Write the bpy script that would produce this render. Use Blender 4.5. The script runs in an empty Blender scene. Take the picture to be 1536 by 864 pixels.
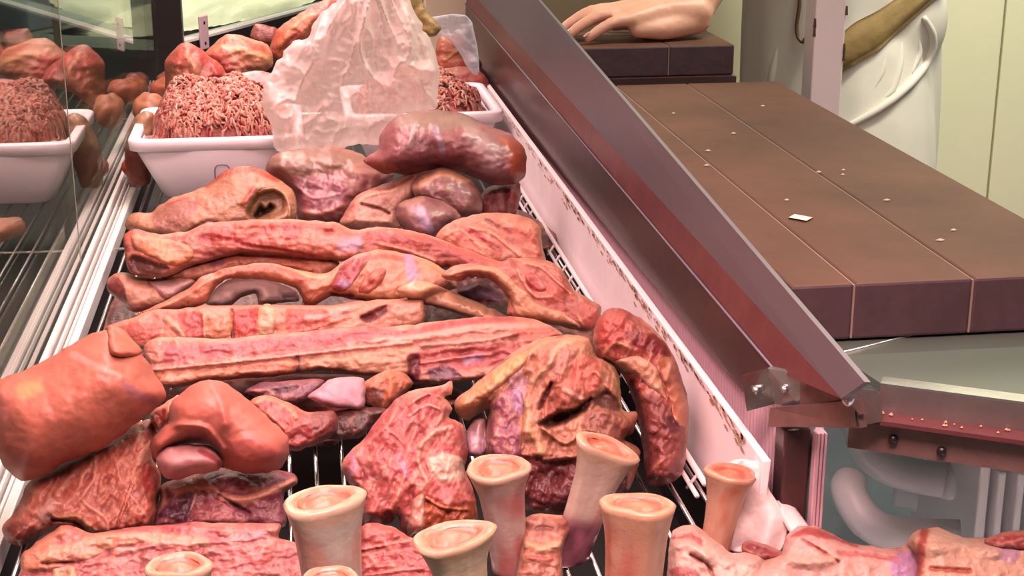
import bpy, bmesh, math, random
import numpy as np
from mathutils import Vector, Matrix
SC = bpy.context.scene
COL = SC.collection
# ------------------------------------------------------------------ camera
CAM_H = 0.51                      # camera height above the wire rack (rack = z 0)
PITCH = math.atan(722 / 2300); YAW = math.atan(348 / 2411); FPX = 2300.0
cam = bpy.data.cameras.new('camera'); cam.sensor_width = 36; cam.lens = FPX * 36 / 1536
cam_o = bpy.data.objects.new('camera', cam); COL.objects.link(cam_o)
cam_o.location = (0, 0, CAM_H); cam_o.rotation_euler = (math.pi / 2 - PITCH, 0, -YAW)
cam.clip_start = 0.05; SC.camera = cam_o
# ------------------------------------------------------------------ world, lamps, exposure
SC.view_settings.view_transform = 'Standard'; SC.view_settings.look = 'None'
SC.view_settings.gamma = 1; SC.view_settings.use_curve_mapping = False
SC.view_settings.exposure = 0.0
w = bpy.data.worlds.new('market'); SC.world = w; w.use_nodes = True
w.node_tree.nodes['Background'].inputs[0].default_value = (0.50, 0.50, 0.44, 1)
w.node_tree.nodes['Background'].inputs[1].default_value = 0.24
def lamp(name, loc, rot, sx, sy, power, color, spread=180):
    l = bpy.data.lights.new(name, 'AREA'); l.shape = 'RECTANGLE'; l.size = sx; l.size_y = sy
    l.energy = power; l.color = color; l.spread = math.radians(spread)
    o = bpy.data.objects.new(name, l); COL.objects.link(o); o.location = loc; o.rotation_euler = rot
    return o
lamp('case_lamp', (-0.04, 1.75, 0.66), (0, 0, 0), 0.26, 2.6, 16, (1, 0.57, 0.56), 104)
lamp('case_lamp', (0.22, 0.48, 0.80), (0.45, 0, 0), 0.6, 0.12, 8, (1, 0.57, 0.55), 120)
lamp('stall_lamp', (0.95, 1.2, 1.75), (0, 0.0, 0), 0.3, 1.4, 8, (1, 0.96, 0.84), 110)
lamp('stall_lamp', (1.35, 1.9, 1.6), (math.radians(35), 0, 0), 0.9, 0.15, 40, (1, 0.97, 0.80))  # unseen lamp, turned towards the plank wall to brighten it
lamp('far_fill_lamp', (-0.2, 4.0, 1.1), (0, 0, 0), 0.3, 1.2, 22, (1, 0.97, 0.80))  # added fill, unseen, brightens the pale heap beyond the end glass
# ------------------------------------------------------------------ helpers: measuring
CAMP = np.array([0, 0, CAM_H])
_cp, _sp, _cy, _sy = math.cos(PITCH), math.sin(PITCH), math.cos(YAW), math.sin(YAW)
V_R = np.array([_cy, -_sy, 0]); V_F = np.array([_sy * _cp, _cy * _cp, -_sp]); V_U = np.cross(V_R, V_F)
def rays(P):
    P = np.asarray(P, float).reshape(-1, 2)
    return (P[:, :1] - 768) * V_R + (432 - P[:, 1:]) * V_U + FPX * V_F
def at_z(x, y, z): d = rays((x, y))[0]; return CAMP + d * (z - CAM_H) / d[2]
def at_y(x, y, Y): d = rays((x, y))[0]; return CAMP + d * Y / d[1]
def at_x(x, y, X): d = rays((x, y))[0]; return CAMP + d * X / d[0]
# ------------------------------------------------------------------ helpers: noise
def lattice(seed): return np.random.RandomState(seed).rand(64, 64)
_LAT = [lattice(s) for s in range(8)]
def vnoise(P, s=0):
    L = _LAT[s % 8]; x = P[:, 0] + 17.3 * s; y = P[:, 1] + 9.7 * s
    xi = np.floor(x).astype(int); yi = np.floor(y).astype(int); fx = x - xi; fy = y - yi
    fx = fx * fx * (3 - 2 * fx); fy = fy * fy * (3 - 2 * fy)
    a = L[xi % 64, yi % 64]; b = L[(xi + 1) % 64, yi % 64]; c = L[xi % 64, (yi + 1) % 64]; d = L[(xi + 1) % 64, (yi + 1) % 64]
    return ((a * (1 - fx) + b * fx) * (1 - fy) + (c * (1 - fx) + d * fx) * fy) * 2 - 1
def fbm(P, s=0, o=3):
    t = 0; a = 1.0; n = 0
    for k in range(o):
        c, q = math.cos(.65 + 1.1 * k), math.sin(.65 + 1.1 * k); R = np.c_[P[:, 0] * c - P[:, 1] * q, P[:, 0] * q + P[:, 1] * c]
        t = t + a * vnoise(R * (2 ** k), s + k); n += a; a *= .55
    return t / n * 1.15
def fibre(P, s=0, o=3):
    t = 0; a = 1.0; n = 0
    for k in range(o): t = t + a * vnoise(P * (1.4 ** k, 2 ** k), s + k); n += a; a *= .6
    return t / n
def ridge(P, s=0):                                                  # thin branching lines
    return 1 - np.minimum(1, np.abs(fbm(P, s, 2)) * 5)
def sstep(x): x = np.clip(x, 0, 1); return x * x * (3 - 2 * x)
def lin(c): c = np.asarray(c, float) / 255; return np.where(c <= .04045, c / 12.92, ((c + .055) / 1.055) ** 2.4)
# ------------------------------------------------------------------ helpers: materials
def mat(name, col=(.8, .8, .8), rough=.5, metal=0, bump=0, bscale=60, var=0, vscale=12, **kw):
    m = bpy.data.materials.new(name); m.use_nodes = True; nt = m.node_tree; b = nt.nodes['Principled BSDF']
    b.inputs['Roughness'].default_value = rough; b.inputs['Metallic'].default_value = metal
    for k, v in kw.items(): b.inputs[k.replace('_', ' ')].default_value = v
    tc = nt.nodes.new('ShaderNodeTexCoord')
    if isinstance(col, str):
        a = nt.nodes.new('ShaderNodeVertexColor'); a.layer_name = col; nt.links.new(a.outputs[0], b.inputs['Base Color'])
    elif var:
        n = nt.nodes.new('ShaderNodeTexNoise'); n.inputs['Scale'].default_value = vscale; n.inputs['Detail'].default_value = 6
        n.inputs['Roughness'].default_value = .65
        mx = nt.nodes.new('ShaderNodeMix'); mx.data_type = 'RGBA'
        mx.inputs[6].default_value = (*[c * (1 - var) for c in col], 1); mx.inputs[7].default_value = (*[min(1, c * (1 + var)) for c in col], 1)
        nt.links.new(tc.outputs['Object'], n.inputs['Vector']); nt.links.new(n.outputs['Fac'], mx.inputs[0]); nt.links.new(mx.outputs[2], b.inputs['Base Color'])
    else: b.inputs['Base Color'].default_value = (*col, 1)
    if bump:
        n = nt.nodes.new('ShaderNodeTexNoise'); n.inputs['Scale'].default_value = bscale; n.inputs['Detail'].default_value = 4
        bp = nt.nodes.new('ShaderNodeBump'); bp.inputs['Strength'].default_value = bump; bp.inputs['Distance'].default_value = .003
        nt.links.new(tc.outputs['Object'], n.inputs['Vector']); nt.links.new(n.outputs['Fac'], bp.inputs['Height']); nt.links.new(bp.outputs[0], b.inputs['Normal'])
    return m
def L(*c): return tuple(lin(c))
M_MEAT = mat('meat', 'Col', .44, bump=.5, bscale=190, Specular_IOR_Level=.4, Subsurface_Weight=.12, Subsurface_Radius=(.012, .004, .003), Subsurface_Scale=.5)
M_SKIN = mat('pork_skin', 'Col', .46, bump=.15, bscale=120, Specular_IOR_Level=.35, Subsurface_Weight=.2, Subsurface_Radius=(.012, .005, .004), Subsurface_Scale=.5)
M_FILM = mat('wrapped_meat', 'Col', .42, bump=.3, bscale=70, Coat_Weight=.14, Coat_Roughness=.25)
M_BONE = mat('bone', 'Col', .34, bump=.2, bscale=140, Subsurface_Weight=.1, Subsurface_Radius=(.008, .005, .004), Subsurface_Scale=.5)
M_WHITE = mat('white_plastic', (.82, .77, .81), .42, bump=.05, var=.06, vscale=9)
M_PANEL = mat('white_panel', (.86, .79, .80), .45, bump=.12, bscale=40, var=.14, vscale=16)
M_FLUTE = mat('fluted_plastic', (.62, .42, .48), .4)
M_WOOD = mat('brown_wood', (.20, .145, .085), .6, bump=.1, var=.3, vscale=6)
M_FLUTESHADE = mat('fluted_plastic_shade', (.30, .15, .19), .5)  # groove shade put into a darker pink than the ribs
M_CHROME = mat('polished_steel', (.88, .90, .87), .3, .45, bump=.1, bscale=25)
M_SHEET = mat('creased_sheet', (.62, .52, .50), .5, bump=.1, bscale=30, var=.08)
M_DARKCHROME = mat('dark_chrome', (.55, .57, .55), .16, 1, bump=.15, bscale=25)
M_WIRE = mat('steel_wire', (.75, .74, .72), .25, 1)
M_WHITEWIRE = mat('white_coated_wire', (.78, .72, .72), .35)
M_BLACK = mat('black_paint', (.012, .010, .012), .35)
M_TRAY = mat('dark_tray', (.006, .005, .006), .5)
M_RAIL = mat('brown_steel', (.085, .045, .045), .32, .5, bump=.1, bscale=30, var=.45, vscale=14)
M_RAILRED = mat('red_brown_steel', (.14, .045, .048), .35, .3, bump=.15, bscale=60, var=.5, vscale=26)
M_RAILTOP = mat('brushed_rail_steel', (.15, .142, .165), .42, .3, bump=.04, bscale=50, var=.12, vscale=8)
M_STEEL = mat('worktop_steel', (.115, .145, .120), .36, .4, bump=.05, bscale=18, var=.16, vscale=8)
M_BOARD = mat('board_face', (.092, .037, .023), .6, bump=.2, bscale=35, var=.8, vscale=7, Specular_IOR_Level=.3)
M_BOARDEDGE = mat('board_edge', (.055, .030, .036), .55, bump=.25, bscale=60, var=.5, vscale=30)
M_JOINT = mat('board_joint', (.22, .15, .12), .6)
M_CRUMB = mat('crumb', (.7, .62, .56), .6)
M_BRACKET = mat('bracket_steel', (.55, .57, .58), .25, .9, bump=.15, bscale=30)
M_RUST = mat('stained_steel', (.20, .12, .108), .4, .4, bump=.2, bscale=60, var=.45, vscale=45)
M_LIP = mat('lip_steel', (.26, .22, .21), .35, .7, bump=.1, bscale=40, var=.35, vscale=25)
M_COILBOX = mat('coil_box', (.72, .84, .88), .5, var=.2, vscale=14)
M_PIPE = mat('white_pipe', (.92, .92, .94), .4, bump=.05, var=.05, vscale=14)
M_WALL = mat('cream_plank', (.80, .75, .56), .55, bump=.06, bscale=20, var=.12, vscale=3)
for n_ in M_WALL.node_tree.nodes:
    if n_.type == 'MIX': n_.inputs[6].default_value = (.72, .74, .50, 1); n_.inputs[7].default_value = (.90, .80, .62, 1)
M_GAP = mat('plank_gap', (.16, .14, .06), .8)
M_FLOOR = mat('floor_tile', (.16, .15, .14), .6, var=.2, vscale=4)
M_POST = mat('painted_post', (.92, .80, .80), .45, bump=.1, bscale=30, var=.08, vscale=14)
M_CHIP = mat('paint_chip', (.10, .05, .035), .8)
M_COAT = mat('white_cloth', (.70, .66, .58), .8, bump=.3, bscale=18, var=.08, vscale=10)
M_OLIVE = mat('olive_cloth', (.25, .16, .055), .8, bump=.4, bscale=60, var=.35, vscale=40)
M_TROUSER = mat('grey_cloth', (.25, .25, .26), .85)
M_HUMAN = mat('human_skin', (.66, .36, .25), .45, bump=.15, bscale=120, var=.10, vscale=30, Subsurface_Weight=.15, Subsurface_Radius=(.01, .004, .003), Subsurface_Scale=.5)
M_HAIR = mat('dark_hair', (.02, .015, .012), .6)
M_CORD = mat('brown_cord', (.10, .055, .03), .5)
M_OCHRE = mat('ochre_paper', (.42, .27, .10), .7, bump=.3, bscale=20, var=.2)
M_CRATE = mat('blue_crate', (.30, .33, .46), .5)
M_ICE = mat('pale_curd', (.86, .84, .62), .5, bump=.6, bscale=40, var=.12, vscale=30)
M_GREYTRAY = mat('grey_tray', (.30, .34, .28), .4, .3)
M_SPECK = mat('board_speck', (.40, .31, .25), .6)
M_STAIN = mat('brown_residue', (.42, .24, .14), .5)
M_CREASE = mat('tray_print', (.36, .22, .36), .6)
def glass(name, tint, ior, rough=.02, haze=.0):
    m = bpy.data.materials.new(name); m.use_nodes = True; nt = m.node_tree; nt.nodes.clear()
    out = nt.nodes.new('ShaderNodeOutputMaterial'); mx = nt.nodes.new('ShaderNodeMixShader'); fr = nt.nodes.new('ShaderNodeFresnel')
    t = nt.nodes.new('ShaderNodeBsdfTransparent'); g = nt.nodes.new('ShaderNodeBsdfGlossy')
    gm = nt.nodes.new('ShaderNodeNewGeometry'); mr = nt.nodes.new('ShaderNodeMapRange'); mr.inputs[3].default_value = ior; mr.inputs[4].default_value = 1 / ior
    nt.links.new(gm.outputs['Backfacing'], mr.inputs[0]); nt.links.new(mr.outputs[0], fr.inputs[0]); t.inputs[0].default_value = (*tint, 1); g.inputs[0].default_value = (.98, .98, .96, 1); g.inputs[1].default_value = rough
    nt.links.new(fr.outputs[0], mx.inputs[0]); nt.links.new(t.outputs[0], mx.inputs[1]); nt.links.new(g.outputs[0], mx.inputs[2]); nt.links.new(mx.outputs[0], out.inputs[0])
    return m
M_GLASS = glass('case_glass', (.80, .84, .78), 3.0)
M_GLASSEND = glass('end_glass', (.93, .95, .92), 1.45)
def bagmat(name, col, alpha):
    m = bpy.data.materials.new(name); m.use_nodes = True; nt = m.node_tree; nt.nodes.clear()
    out = nt.nodes.new('ShaderNodeOutputMaterial'); mx = nt.nodes.new('ShaderNodeMixShader'); m2 = nt.nodes.new('ShaderNodeMixShader')
    t = nt.nodes.new('ShaderNodeBsdfTransparent'); p = nt.nodes.new('ShaderNodeBsdfPrincipled'); tr = nt.nodes.new('ShaderNodeBsdfTranslucent')
    p.inputs['Base Color'].default_value = (*col, 1); p.inputs['Roughness'].default_value = .22; tr.inputs[0].default_value = (*col, 1); t.inputs[0].default_value = (.97, .95, .94, 1)
    m2.inputs[0].default_value = .4; nt.links.new(p.outputs[0], m2.inputs[1]); nt.links.new(tr.outputs[0], m2.inputs[2])
    lw = nt.nodes.new('ShaderNodeLayerWeight'); lw.inputs[0].default_value = .45
    mr = nt.nodes.new('ShaderNodeMapRange'); mr.inputs[3].default_value = alpha; mr.inputs[4].default_value = min(1, alpha + .45)
    nt.links.new(lw.outputs['Facing'], mr.inputs[0]); nt.links.new(mr.outputs[0], mx.inputs[0])
    nt.links.new(t.outputs[0], mx.inputs[1]); nt.links.new(m2.outputs[0], mx.inputs[2]); nt.links.new(mx.outputs[0], out.inputs[0])
    return m
M_BAG = bagmat('clear_bag', (.86, .75, .71), .44)
M_FLAP = bagmat('thin_film', (.62, .66, .74), .35)
# ------------------------------------------------------------------ helpers: objects
def tag(o, label=None, cat=None, group=None, kind=None):
    if label: o['label'] = label
    if cat: o['category'] = cat
    if group: o['group'] = group
    if kind: o['kind'] = kind
    return o
def link(name, me, m, parent=None, smooth=False):
    o = bpy.data.objects.new(name, me); COL.objects.link(o)
    if m: me.materials.append(m)
    if smooth: me.polygons.foreach_set('use_smooth', [True] * len(me.polygons))
    if parent: o.parent = parent; o.matrix_parent_inverse = parent.matrix_basis.inverted()
    return o
def thing(name, loc, label, cat, group=None):
    o = bpy.data.objects.new(name, None); COL.objects.link(o); o.location = loc; o.empty_display_size = .03
    return tag(o, label, cat, group)
def fromnp(name, V, F, m, parent=None, cols=None, smooth=True):
    me = bpy.data.meshes.new(name); V = np.asarray(V, np.float32)
    Q = np.asarray(F, np.int32); n = Q.shape[1]
    me.vertices.add(len(V)); me.vertices.foreach_set('co', V.ravel())
    me.loops.add(Q.size); me.loops.foreach_set('vertex_index', Q.ravel())
    me.polygons.add(len(Q)); me.polygons.foreach_set('loop_start', np.arange(0, Q.size, n, dtype=np.int32))
    me.update(calc_edges=True); me.validate()
    if cols is not None:
        a = me.color_attributes.new('Col', 'FLOAT_COLOR', 'POINT')
        c4 = np.ones((len(me.vertices), 4), np.float32); c4[:, :3] = cols[:len(me.vertices)]; a.data.foreach_set('color', c4.ravel())
    return link(name, me, m, parent, smooth)
def box(name, lo, hi, m, parent=None, bevel=.0):
    bm = bmesh.new(); bmesh.ops.create_cube(bm, size=1)
    lo = Vector(lo); hi = Vector(hi)
    for v in bm.verts: v.co = Vector([(lo[i] + hi[i]) / 2 + v.co[i] * (hi[i] - lo[i]) for i in range(3)])
    if bevel: bmesh.ops.bevel(bm, geom=bm.edges[:], offset=bevel, segments=2, profile=.5, affect='EDGES')
    me = bpy.data.meshes.new(name); bm.to_mesh(me); bm.free(); return link(name, me, m, parent)
def hexa(name, P, m, parent=None, bevel=0):
    """eight corners: bottom loop of four, then top loop of four"""
    bm = bmesh.new(); vs = [bm.verts.new(tuple(p)) for p in P]
    for f in ((3, 2, 1, 0), (4, 5, 6, 7), (0, 1, 5, 4), (1, 2, 6, 5), (2, 3, 7, 6), (3, 0, 4, 7)): bm.faces.new([vs[i] for i in f])
    bmesh.ops.recalc_face_normals(bm, faces=bm.faces[:])
    if bevel: bmesh.ops.bevel(bm, geom=bm.edges[:], offset=bevel, segments=2, profile=.5, affect='EDGES')
    me = bpy.data.meshes.new(name); bm.to_mesh(me); bm.free(); return link(name, me, m, parent)
def crom(P, closed, k=6):
    P = np.asarray(P, float); n = len(P); out = []
    for i in range(n if closed else n - 1):
        g = (lambda j: P[j % n]) if closed else (lambda j: P[min(max(j, 0), n - 1)])
        a, b, c, d = g(i - 1), g(i), g(i + 1), g(i + 2)
        for t in np.arange(k) / k:
            out.append(.5 * (2 * b + (c - a) * t + (2 * a - 5 * b + 4 * c - d) * t * t + (3 * b - a - 3 * c + d) * t ** 3) * .75 + (b + (c - b) * t) * .25)
    if not closed: out.append(P[-1])
    return np.array(out)
def tubegeo(P, R, sides=8, closed_ends=True):
    P = np.asarray(P, float); n = len(P); R = np.broadcast_to(np.asarray(R, float), (n,))
    T = np.gradient(P, axis=0); T /= np.linalg.norm(T, axis=1)[:, None] + 1e-12
    up = np.array([0, 0, 1.]) if abs(T[0][2]) < .9 else np.array([1., 0, 0]); V = []; N = None
    for i in range(n):
        N = up - T[i] * (up @ T[i]) if N is None else N - T[i] * (N @ T[i])
        N = N / (np.linalg.norm(N) + 1e-12); B = np.cross(T[i], N)
        a = np.arange(sides) * 2 * np.pi / sides
        V.append(P[i] + R[i] * (np.cos(a)[:, None] * N + np.sin(a)[:, None] * B))
    V = np.concatenate(V); F = []
    for i in range(n - 1):
        for j in range(sides):
            k = (j + 1) % sides; F.append((i * sides + j, i * sides + k, (i + 1) * sides + k, (i + 1) * sides + j))
    return V, F
def tube(name, P, R, m, parent=None, sides=8, k=0):
    if k: 
        R = np.broadcast_to(np.asarray(R, float), (len(P),)); Q = crom(np.c_[np.asarray(P, float), R], False, k); P, R = Q[:, :3], Q[:, 3]
    V, F = tubegeo(P, R, sides)
    me = bpy.data.meshes.new(name); n = len(V) // sides
    me.from_pydata([tuple(v) for v in V], [], F + [tuple(range(sides))[::-1], tuple(range((n - 1) * sides, n * sides))]); me.update()
    o = link(name, me, m, parent, True); return o
# ------------------------------------------------------------------ meat: an inflated, relief-carved piece lying on a tilted plane
def segdist(P, A, B):
    d2 = np.full(len(P), 1e18); near = np.zeros_like(P)
    for a, b in zip(A, B):
        ab = b - a; t = np.clip(((P - a) @ ab) / (ab @ ab + 1e-9), 0, 1); q = a + t[:, None] * ab; e = ((P - q) ** 2).sum(1)
        k = e < d2; d2[k] = e[k]; near[k] = q[k]
    return np.sqrt(d2), near
def inside(P, O):
    r = np.zeros(len(P), bool); x, y = P[:, 0], P[:, 1]; n = len(O)
    for i in range(n):
        x1, y1 = O[i]; x2, y2 = O[(i + 1) % n]
        if y1 == y2: continue
        c = ((y1 > y) != (y2 > y)) & (x < (x2 - x1) * (y - y1) / (y2 - y1) + x1); r ^= c
    return r
TINT = np.array([1.0, .88, .86])
ALB = .55
SEED = [0]
def blob(name, fr, outline, col, yb, zs=None, Y=None, tilt=42, yaw=0, T=.022, r=None, back=.035, marks=(), kids=(), grain=(0, .5), rel=.0028, m=None, label=None, cat='meat', group=None, g=2.0, parent=None, jit=1.2, lift=0, geo=None, fold=None):
    """outline is read in a 3x crop of the photograph (fr = crop corner), laid on a plane standing at depth Y or on height zs"""
    SEED[0] += 1; s = SEED[0]
    ox, oy = fr[:2]; k = fr[2] if len(fr) > 2 else 1 / 3
    px = lambda pts: np.asarray(pts, float) * k + (ox, oy)
    O = crom(px(outline), True, 5)
    O = O + jit * np.c_[fbm(O / 11, s, 2), fbm(O / 11, s + 3, 2)] * 1.5
    lo, hi = O.min(0) - g, O.max(0) + g
    nx, ny = int((hi[0] - lo[0]) / g) + 2, int((hi[1] - lo[1]) / g) + 2
    gx, gy = np.meshgrid(lo[0] + g * np.arange(nx), lo[1] + g * np.arange(ny)); G = np.c_[gx.ravel(), gy.ravel()]
    cx, cy = np.meshgrid(lo[0] + g * (np.arange(nx - 1) + .5), lo[1] + g * (np.arange(ny - 1) + .5))
    keep = inside(np.c_[cx.ravel(), cy.ravel()], O).reshape(ny - 1, nx - 1)
    ii, jj = np.nonzero(keep); v00 = ii * nx + jj; F = np.c_[v00, v00 + nx, v00 + nx + 1, v00 + 1]
    cnt = np.bincount(F.ravel(), minlength=nx * ny); used = np.nonzero(cnt)[0]; remap = np.full(nx * ny, -1); remap[used] = np.arange(len(used)); F = remap[F]
    P = G[used]; edge = cnt[used] < 4
    D, near = segdist(P, O, np.roll(O, -1, 0)); P = P.copy(); P[edge] = near[edge]; D[edge] = 0
    if r is None: r = max(9, .42 * D.max())
    uu = np.clip(D / r, 0, 1); prof = np.clip(1 - (1 - uu) ** 2.2, 0, 1) ** .5 * (.86 + .14 * sstep(D / (D.max() + 1e-6)))
    full = np.zeros(nx * ny); full[used] = prof; mk_ = np.zeros(nx * ny); mk_[used[~edge]] = 1; full = full.reshape(ny, nx); mk_ = mk_.reshape(ny, nx)
    for _ in range(int(min(45, 3 if r < 18 else 2 + (r / g) ** 1.35))):
        q_ = np.pad(full, 1); full = mk_ * (.4 * full + .15 * (q_[:-2, 1:-1] + q_[2:, 1:-1] + q_[1:-1, :-2] + q_[1:-1, 2:]))
    prof = full.ravel()[used]; prof = prof / max(prof.max(), .2); soft = sstep(D / (.5 * r))
    ang, gs = grain; ca, sa = math.cos(math.radians(ang)), math.sin(math.radians(ang))
    Ps = np.c_[(P @ (ca, -sa)) / 46, (P @ (sa, ca)) / 5.5]          # along / across the fibres
    Pw = P + 5 * np.c_[vnoise(P / 21, s + 4), vnoise(P / 21, s + 5)]; Ps = np.c_[(Pw @ (ca, -sa)) / 46, (Pw @ (sa, ca)) / 6.5]
    fib = fibre(Ps, s, 3); vein = ridge(np.c_[(P @ (ca, -sa)) / 40, (P @ (sa, ca)) / 19], s + 1); blot = fbm(P / 34, s + 1, 3); fine = fbm(P / 7, s + 2, 2)
    H = T * prof + soft * (rel * (1.35 * blot + .6 * fib * gs * 2 + .3 * fine + .4 * vein * gs))
    if fold is not None: H = H + fold(P, soft)
    C = np.tile(np.asarray(col, float), (len(P), 1))
    lum = 1 + .10 * blot + .12 * gs * fib + .05 * fine
    C = C * lum[:, None]
    mar = sstep((fib * gs * 2 + .55 * fine - .30) / .5) * .34 * gs * 2
    C += mar[:, None] * (np.array([238, 165, 142]) - C) * .7
    C += (sstep(vein * 1.5 - .3) * np.clip(gs * 1.1, 0, .55))[:, None] * (np.array([240, 172, 148]) - C)
    C += (sstep((-blot - .25) / .5) * .3 * gs * 2)[:, None] * (C * (.78, .62, .64) - C)
    mot = fbm(P / 15, s + 5, 3); lay = fibre(np.c_[(Pw @ (ca, -sa)) / 70, (Pw @ (sa, ca)) / 13], s + 6, 2)
    C += (sstep((mot - .18) / .35) * min(.75, 1.1 * gs))[:, None] * (np.array([236, 160, 134]) - C) * .75
    C += (sstep((-mot - .22) / .35) * min(.7, gs))[:, None] * (C * (.74, .52, .56) - C) * .8
    C += (sstep((lay - .25) / .3) * min(.6, gs))[:, None] * (np.array([240, 172, 148]) - C) * .6
    rim = sstep(1.25 - (D + 2 * fine + 2.5 * mot) / 6) * sstep(.5 + 1.6 * vnoise(P / 40, s + 2))
    C += (rim * min(.8, 1.5 * gs))[:, None] * (np.array([242, 172, 142]) - C)
    H = H + soft * gs * .0016 * (mot + lay)
    for mk in marks:
        kind, pts, c = mk[0], mk[1], mk[2]; q = px(pts)
        if kind == 'p':
            Q = crom(q, True, 5); d, _ = segdist(P, Q, np.roll(Q, -1, 0)); d = np.where(inside(P, Q), d, -d)
            e = mk[4] if len(mk) > 4 else 4; wt = sstep((d + 2.4 * fine + 2.5 * blot) / e + .5); dh = mk[3] if len(mk) > 3 else 0
            hw = sstep(d / 12 + .3)
        else:
            Q = crom(q, False, 5); d, _ = segdist(P, Q[:-1], Q[1:]); hwid = mk[3] * k / 2
            wt = sstep(1.5 - (d + 1.6 * fine + .25 * hwid * blot) / hwid); dh = mk[4] if len(mk) > 4 else .001; hw = np.exp(-(d / max(hwid, 2)) ** 2)
        if c is not None:
            cc = np.asarray(c, float) * (1 + .07 * fib[:, None] + .06 * fine[:, None] + .05 * blot[:, None]); C += wt[:, None] * (cc - C) * .93
        H = H + dh * hw * soft
    if geo is None:
        cxm = (O[:, 0].min() + O[:, 0].max()) / 2
        P0 = at_y(cxm, yb, Y) if Y is not None else at_z(cxm, yb, zs)
        t, yw = math.radians(tilt), math.radians(yaw)
        n = np.array([math.sin(yw) * math.cos(t), -math.cos(yw) * math.cos(t), math.sin(t)])
        ctr = O.mean(0); dv = -rays(ctr)[0]; dv /= np.linalg.norm(dv)
        geo = dict(P0=P0, n=n, dv=dv, P=P, H=H, g=g)
    else:
        gP, gH, gg = geo['P'], geo['H'], geo['g']                      # height of the parent's skin below this part
        base = np.empty(len(P))
        for i0 in range(0, len(P), 400):
            dd = ((P[i0:i0 + 400, None] - gP[None]) ** 2).sum(2); ix = np.argpartition(dd, 4, axis=1)[:, :4]
            wgt = 1 / (np.take_along_axis(dd, ix, 1) + 1); base[i0:i0 + 400] = (gH[ix] * wgt).sum(1) / wgt.sum(1)
        H = H + base - .0012 + lift; back = min(back, .006)
    d = rays(P); Q = CAMP + d * (((geo['P0'] - CAMP) @ geo['n']) / (d @ geo['n']))[:, None]
    Hb = H - (T * prof + back * prof) if label is None else -back * prof
    inn = np.nonzero(~edge)[0]; bi = np.arange(len(P)); bi[inn] = len(P) + np.arange(len(inn))
    X = np.concatenate([Q + geo['dv'] * H[:, None], (Q + geo['dv'] * Hb[:, None])[inn]])
    if label is not None: X[:, 2] = np.maximum(X[:, 2], .0025)
    FB = bi[F][:, ::-1]
    C = np.clip(C, 6, 252); A = np.clip(lin(C) / TINT * ALB * .8, .004, .9)
    o = fromnp(name, X, np.concatenate([F[:, ::1], FB]), m or M_MEAT, parent, np.concatenate([A, A[inn]]))
    if label: tag(o, label, cat, group)
    if geo.get('P') is P: o_geo = geo
    for kd in kids:
        kd = dict(kd); kn = kd.pop('name'); ko = kd.pop('outline'); kc = kd.pop('col')
        blob(kn, kd.pop('fr', fr), ko, kc, yb, geo=geo, parent=o, m=kd.pop('m', m), grain=kd.pop('grain', grain), T=kd.pop('T', .004), rel=kd.pop('rel', .001), **kd)
    return o
# ================================================================== the setting
tag(box('floor', (-3, -1, -.90), (3.2, 5.5, -.85), M_FLOOR), kind='structure')
wb = tag(box('wall_back', (.2, 2.93, -.85), (3.0, 2.99, 1.9), M_GAP), kind='structure')
rnd = random.Random(4)
xs = [.25, .47, .68, .90, 1.09, 1.262, 1.412, 1.60, 1.80, 2.02, 2.24, 2.5, 2.75, 3.0]
for a, b in zip(xs[:-1], xs[1:]):
    p = box('plank', (a + .003, 2.905 + rnd.uniform(-.004, .004), -.85), (b - .003, 2.935, 1.9), M_WALL, wb, .003)
# ---- the display case
case = thing('display_case', (0, 1.8, -.85), 'refrigerated meat display case with chrome front ledge, white rear panel and dark steel rail', 'display case')
box('cabinet_body', (-.30, .55, -.849), (.34, 3.0, -.13), M_GREYTRAY, case)
box('base_tray', (-.247, .60, -.125), (.33, 3.04, -.07), M_TRAY, case)
box('tray_wall', (-.247, .60, -.07), (-.225, 3.04, -.018), M_TRAY, case)
box('tray_wall', (.309, .98, -.07), (.33, 3.04, -.002), M_TRAY, case)
# chrome ledge along the front glass: stepped strips
for x0, x1, z0, z1 in ((-.2505, -.2450, -.018, .005), (-.2430, -.2405, -.018, -.001), (-.2400, -.2375, -.018, .004), (-.2365, -.2345, -.018, -.002), (-.2340, -.2318, -.018, .003), (-.2308, -.223, -.018, .001)):
    box('ledge_strip', (x0, .60, z0), (x1, 3.03, z1), M_CHROME if z1 >= 0 else M_DARKCHROME, case, .0012)
# front glass in two panes
for y0, y1 in ((.60, 1.765), (1.768, 3.0305)):
    box('glass_pane', (-.2595, y0, -.018), (-.2522, y1, .62), M_GLASS, case)
box('pane_seal', (-.260, 1.765, -.018), (-.2518, 1.768, .62), M_GREYTRAY, case)
# rear white panel
hexa('rear_panel', [(.311, .955, 0), (.317, .955, 0), (.317, 3.02, 0), (.311, 3.02, 0), (.316, .955, .072), (.322, .955, .072), (.322, 3.02, .076), (.316, 3.02, .076)], M_PANEL, case, .001)
# brown residue along the panel's upper edge
V = []; F = []
rs = np.random.RandomState(5)
for k in range(240):
    y = 1.0 + 1.3 * rs.rand() ** 1.3; z = .073 - abs(rs.normal(0, .005)); s = .0012 + .0022 * rs.rand(); c = np.array([.3150, y, z])
    b = len(V); V += [c + (-.001, -s * 2, 0), c + (-.001, 0, -s * .6), c + (-.001, s * 2, 0), c + (-.001, 0, s * .6)]; F.append((b, b + 1, b + 2, b + 3))
tag(fromnp('residue', V, F, M_STAIN, case, smooth=False), kind='stuff')
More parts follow.
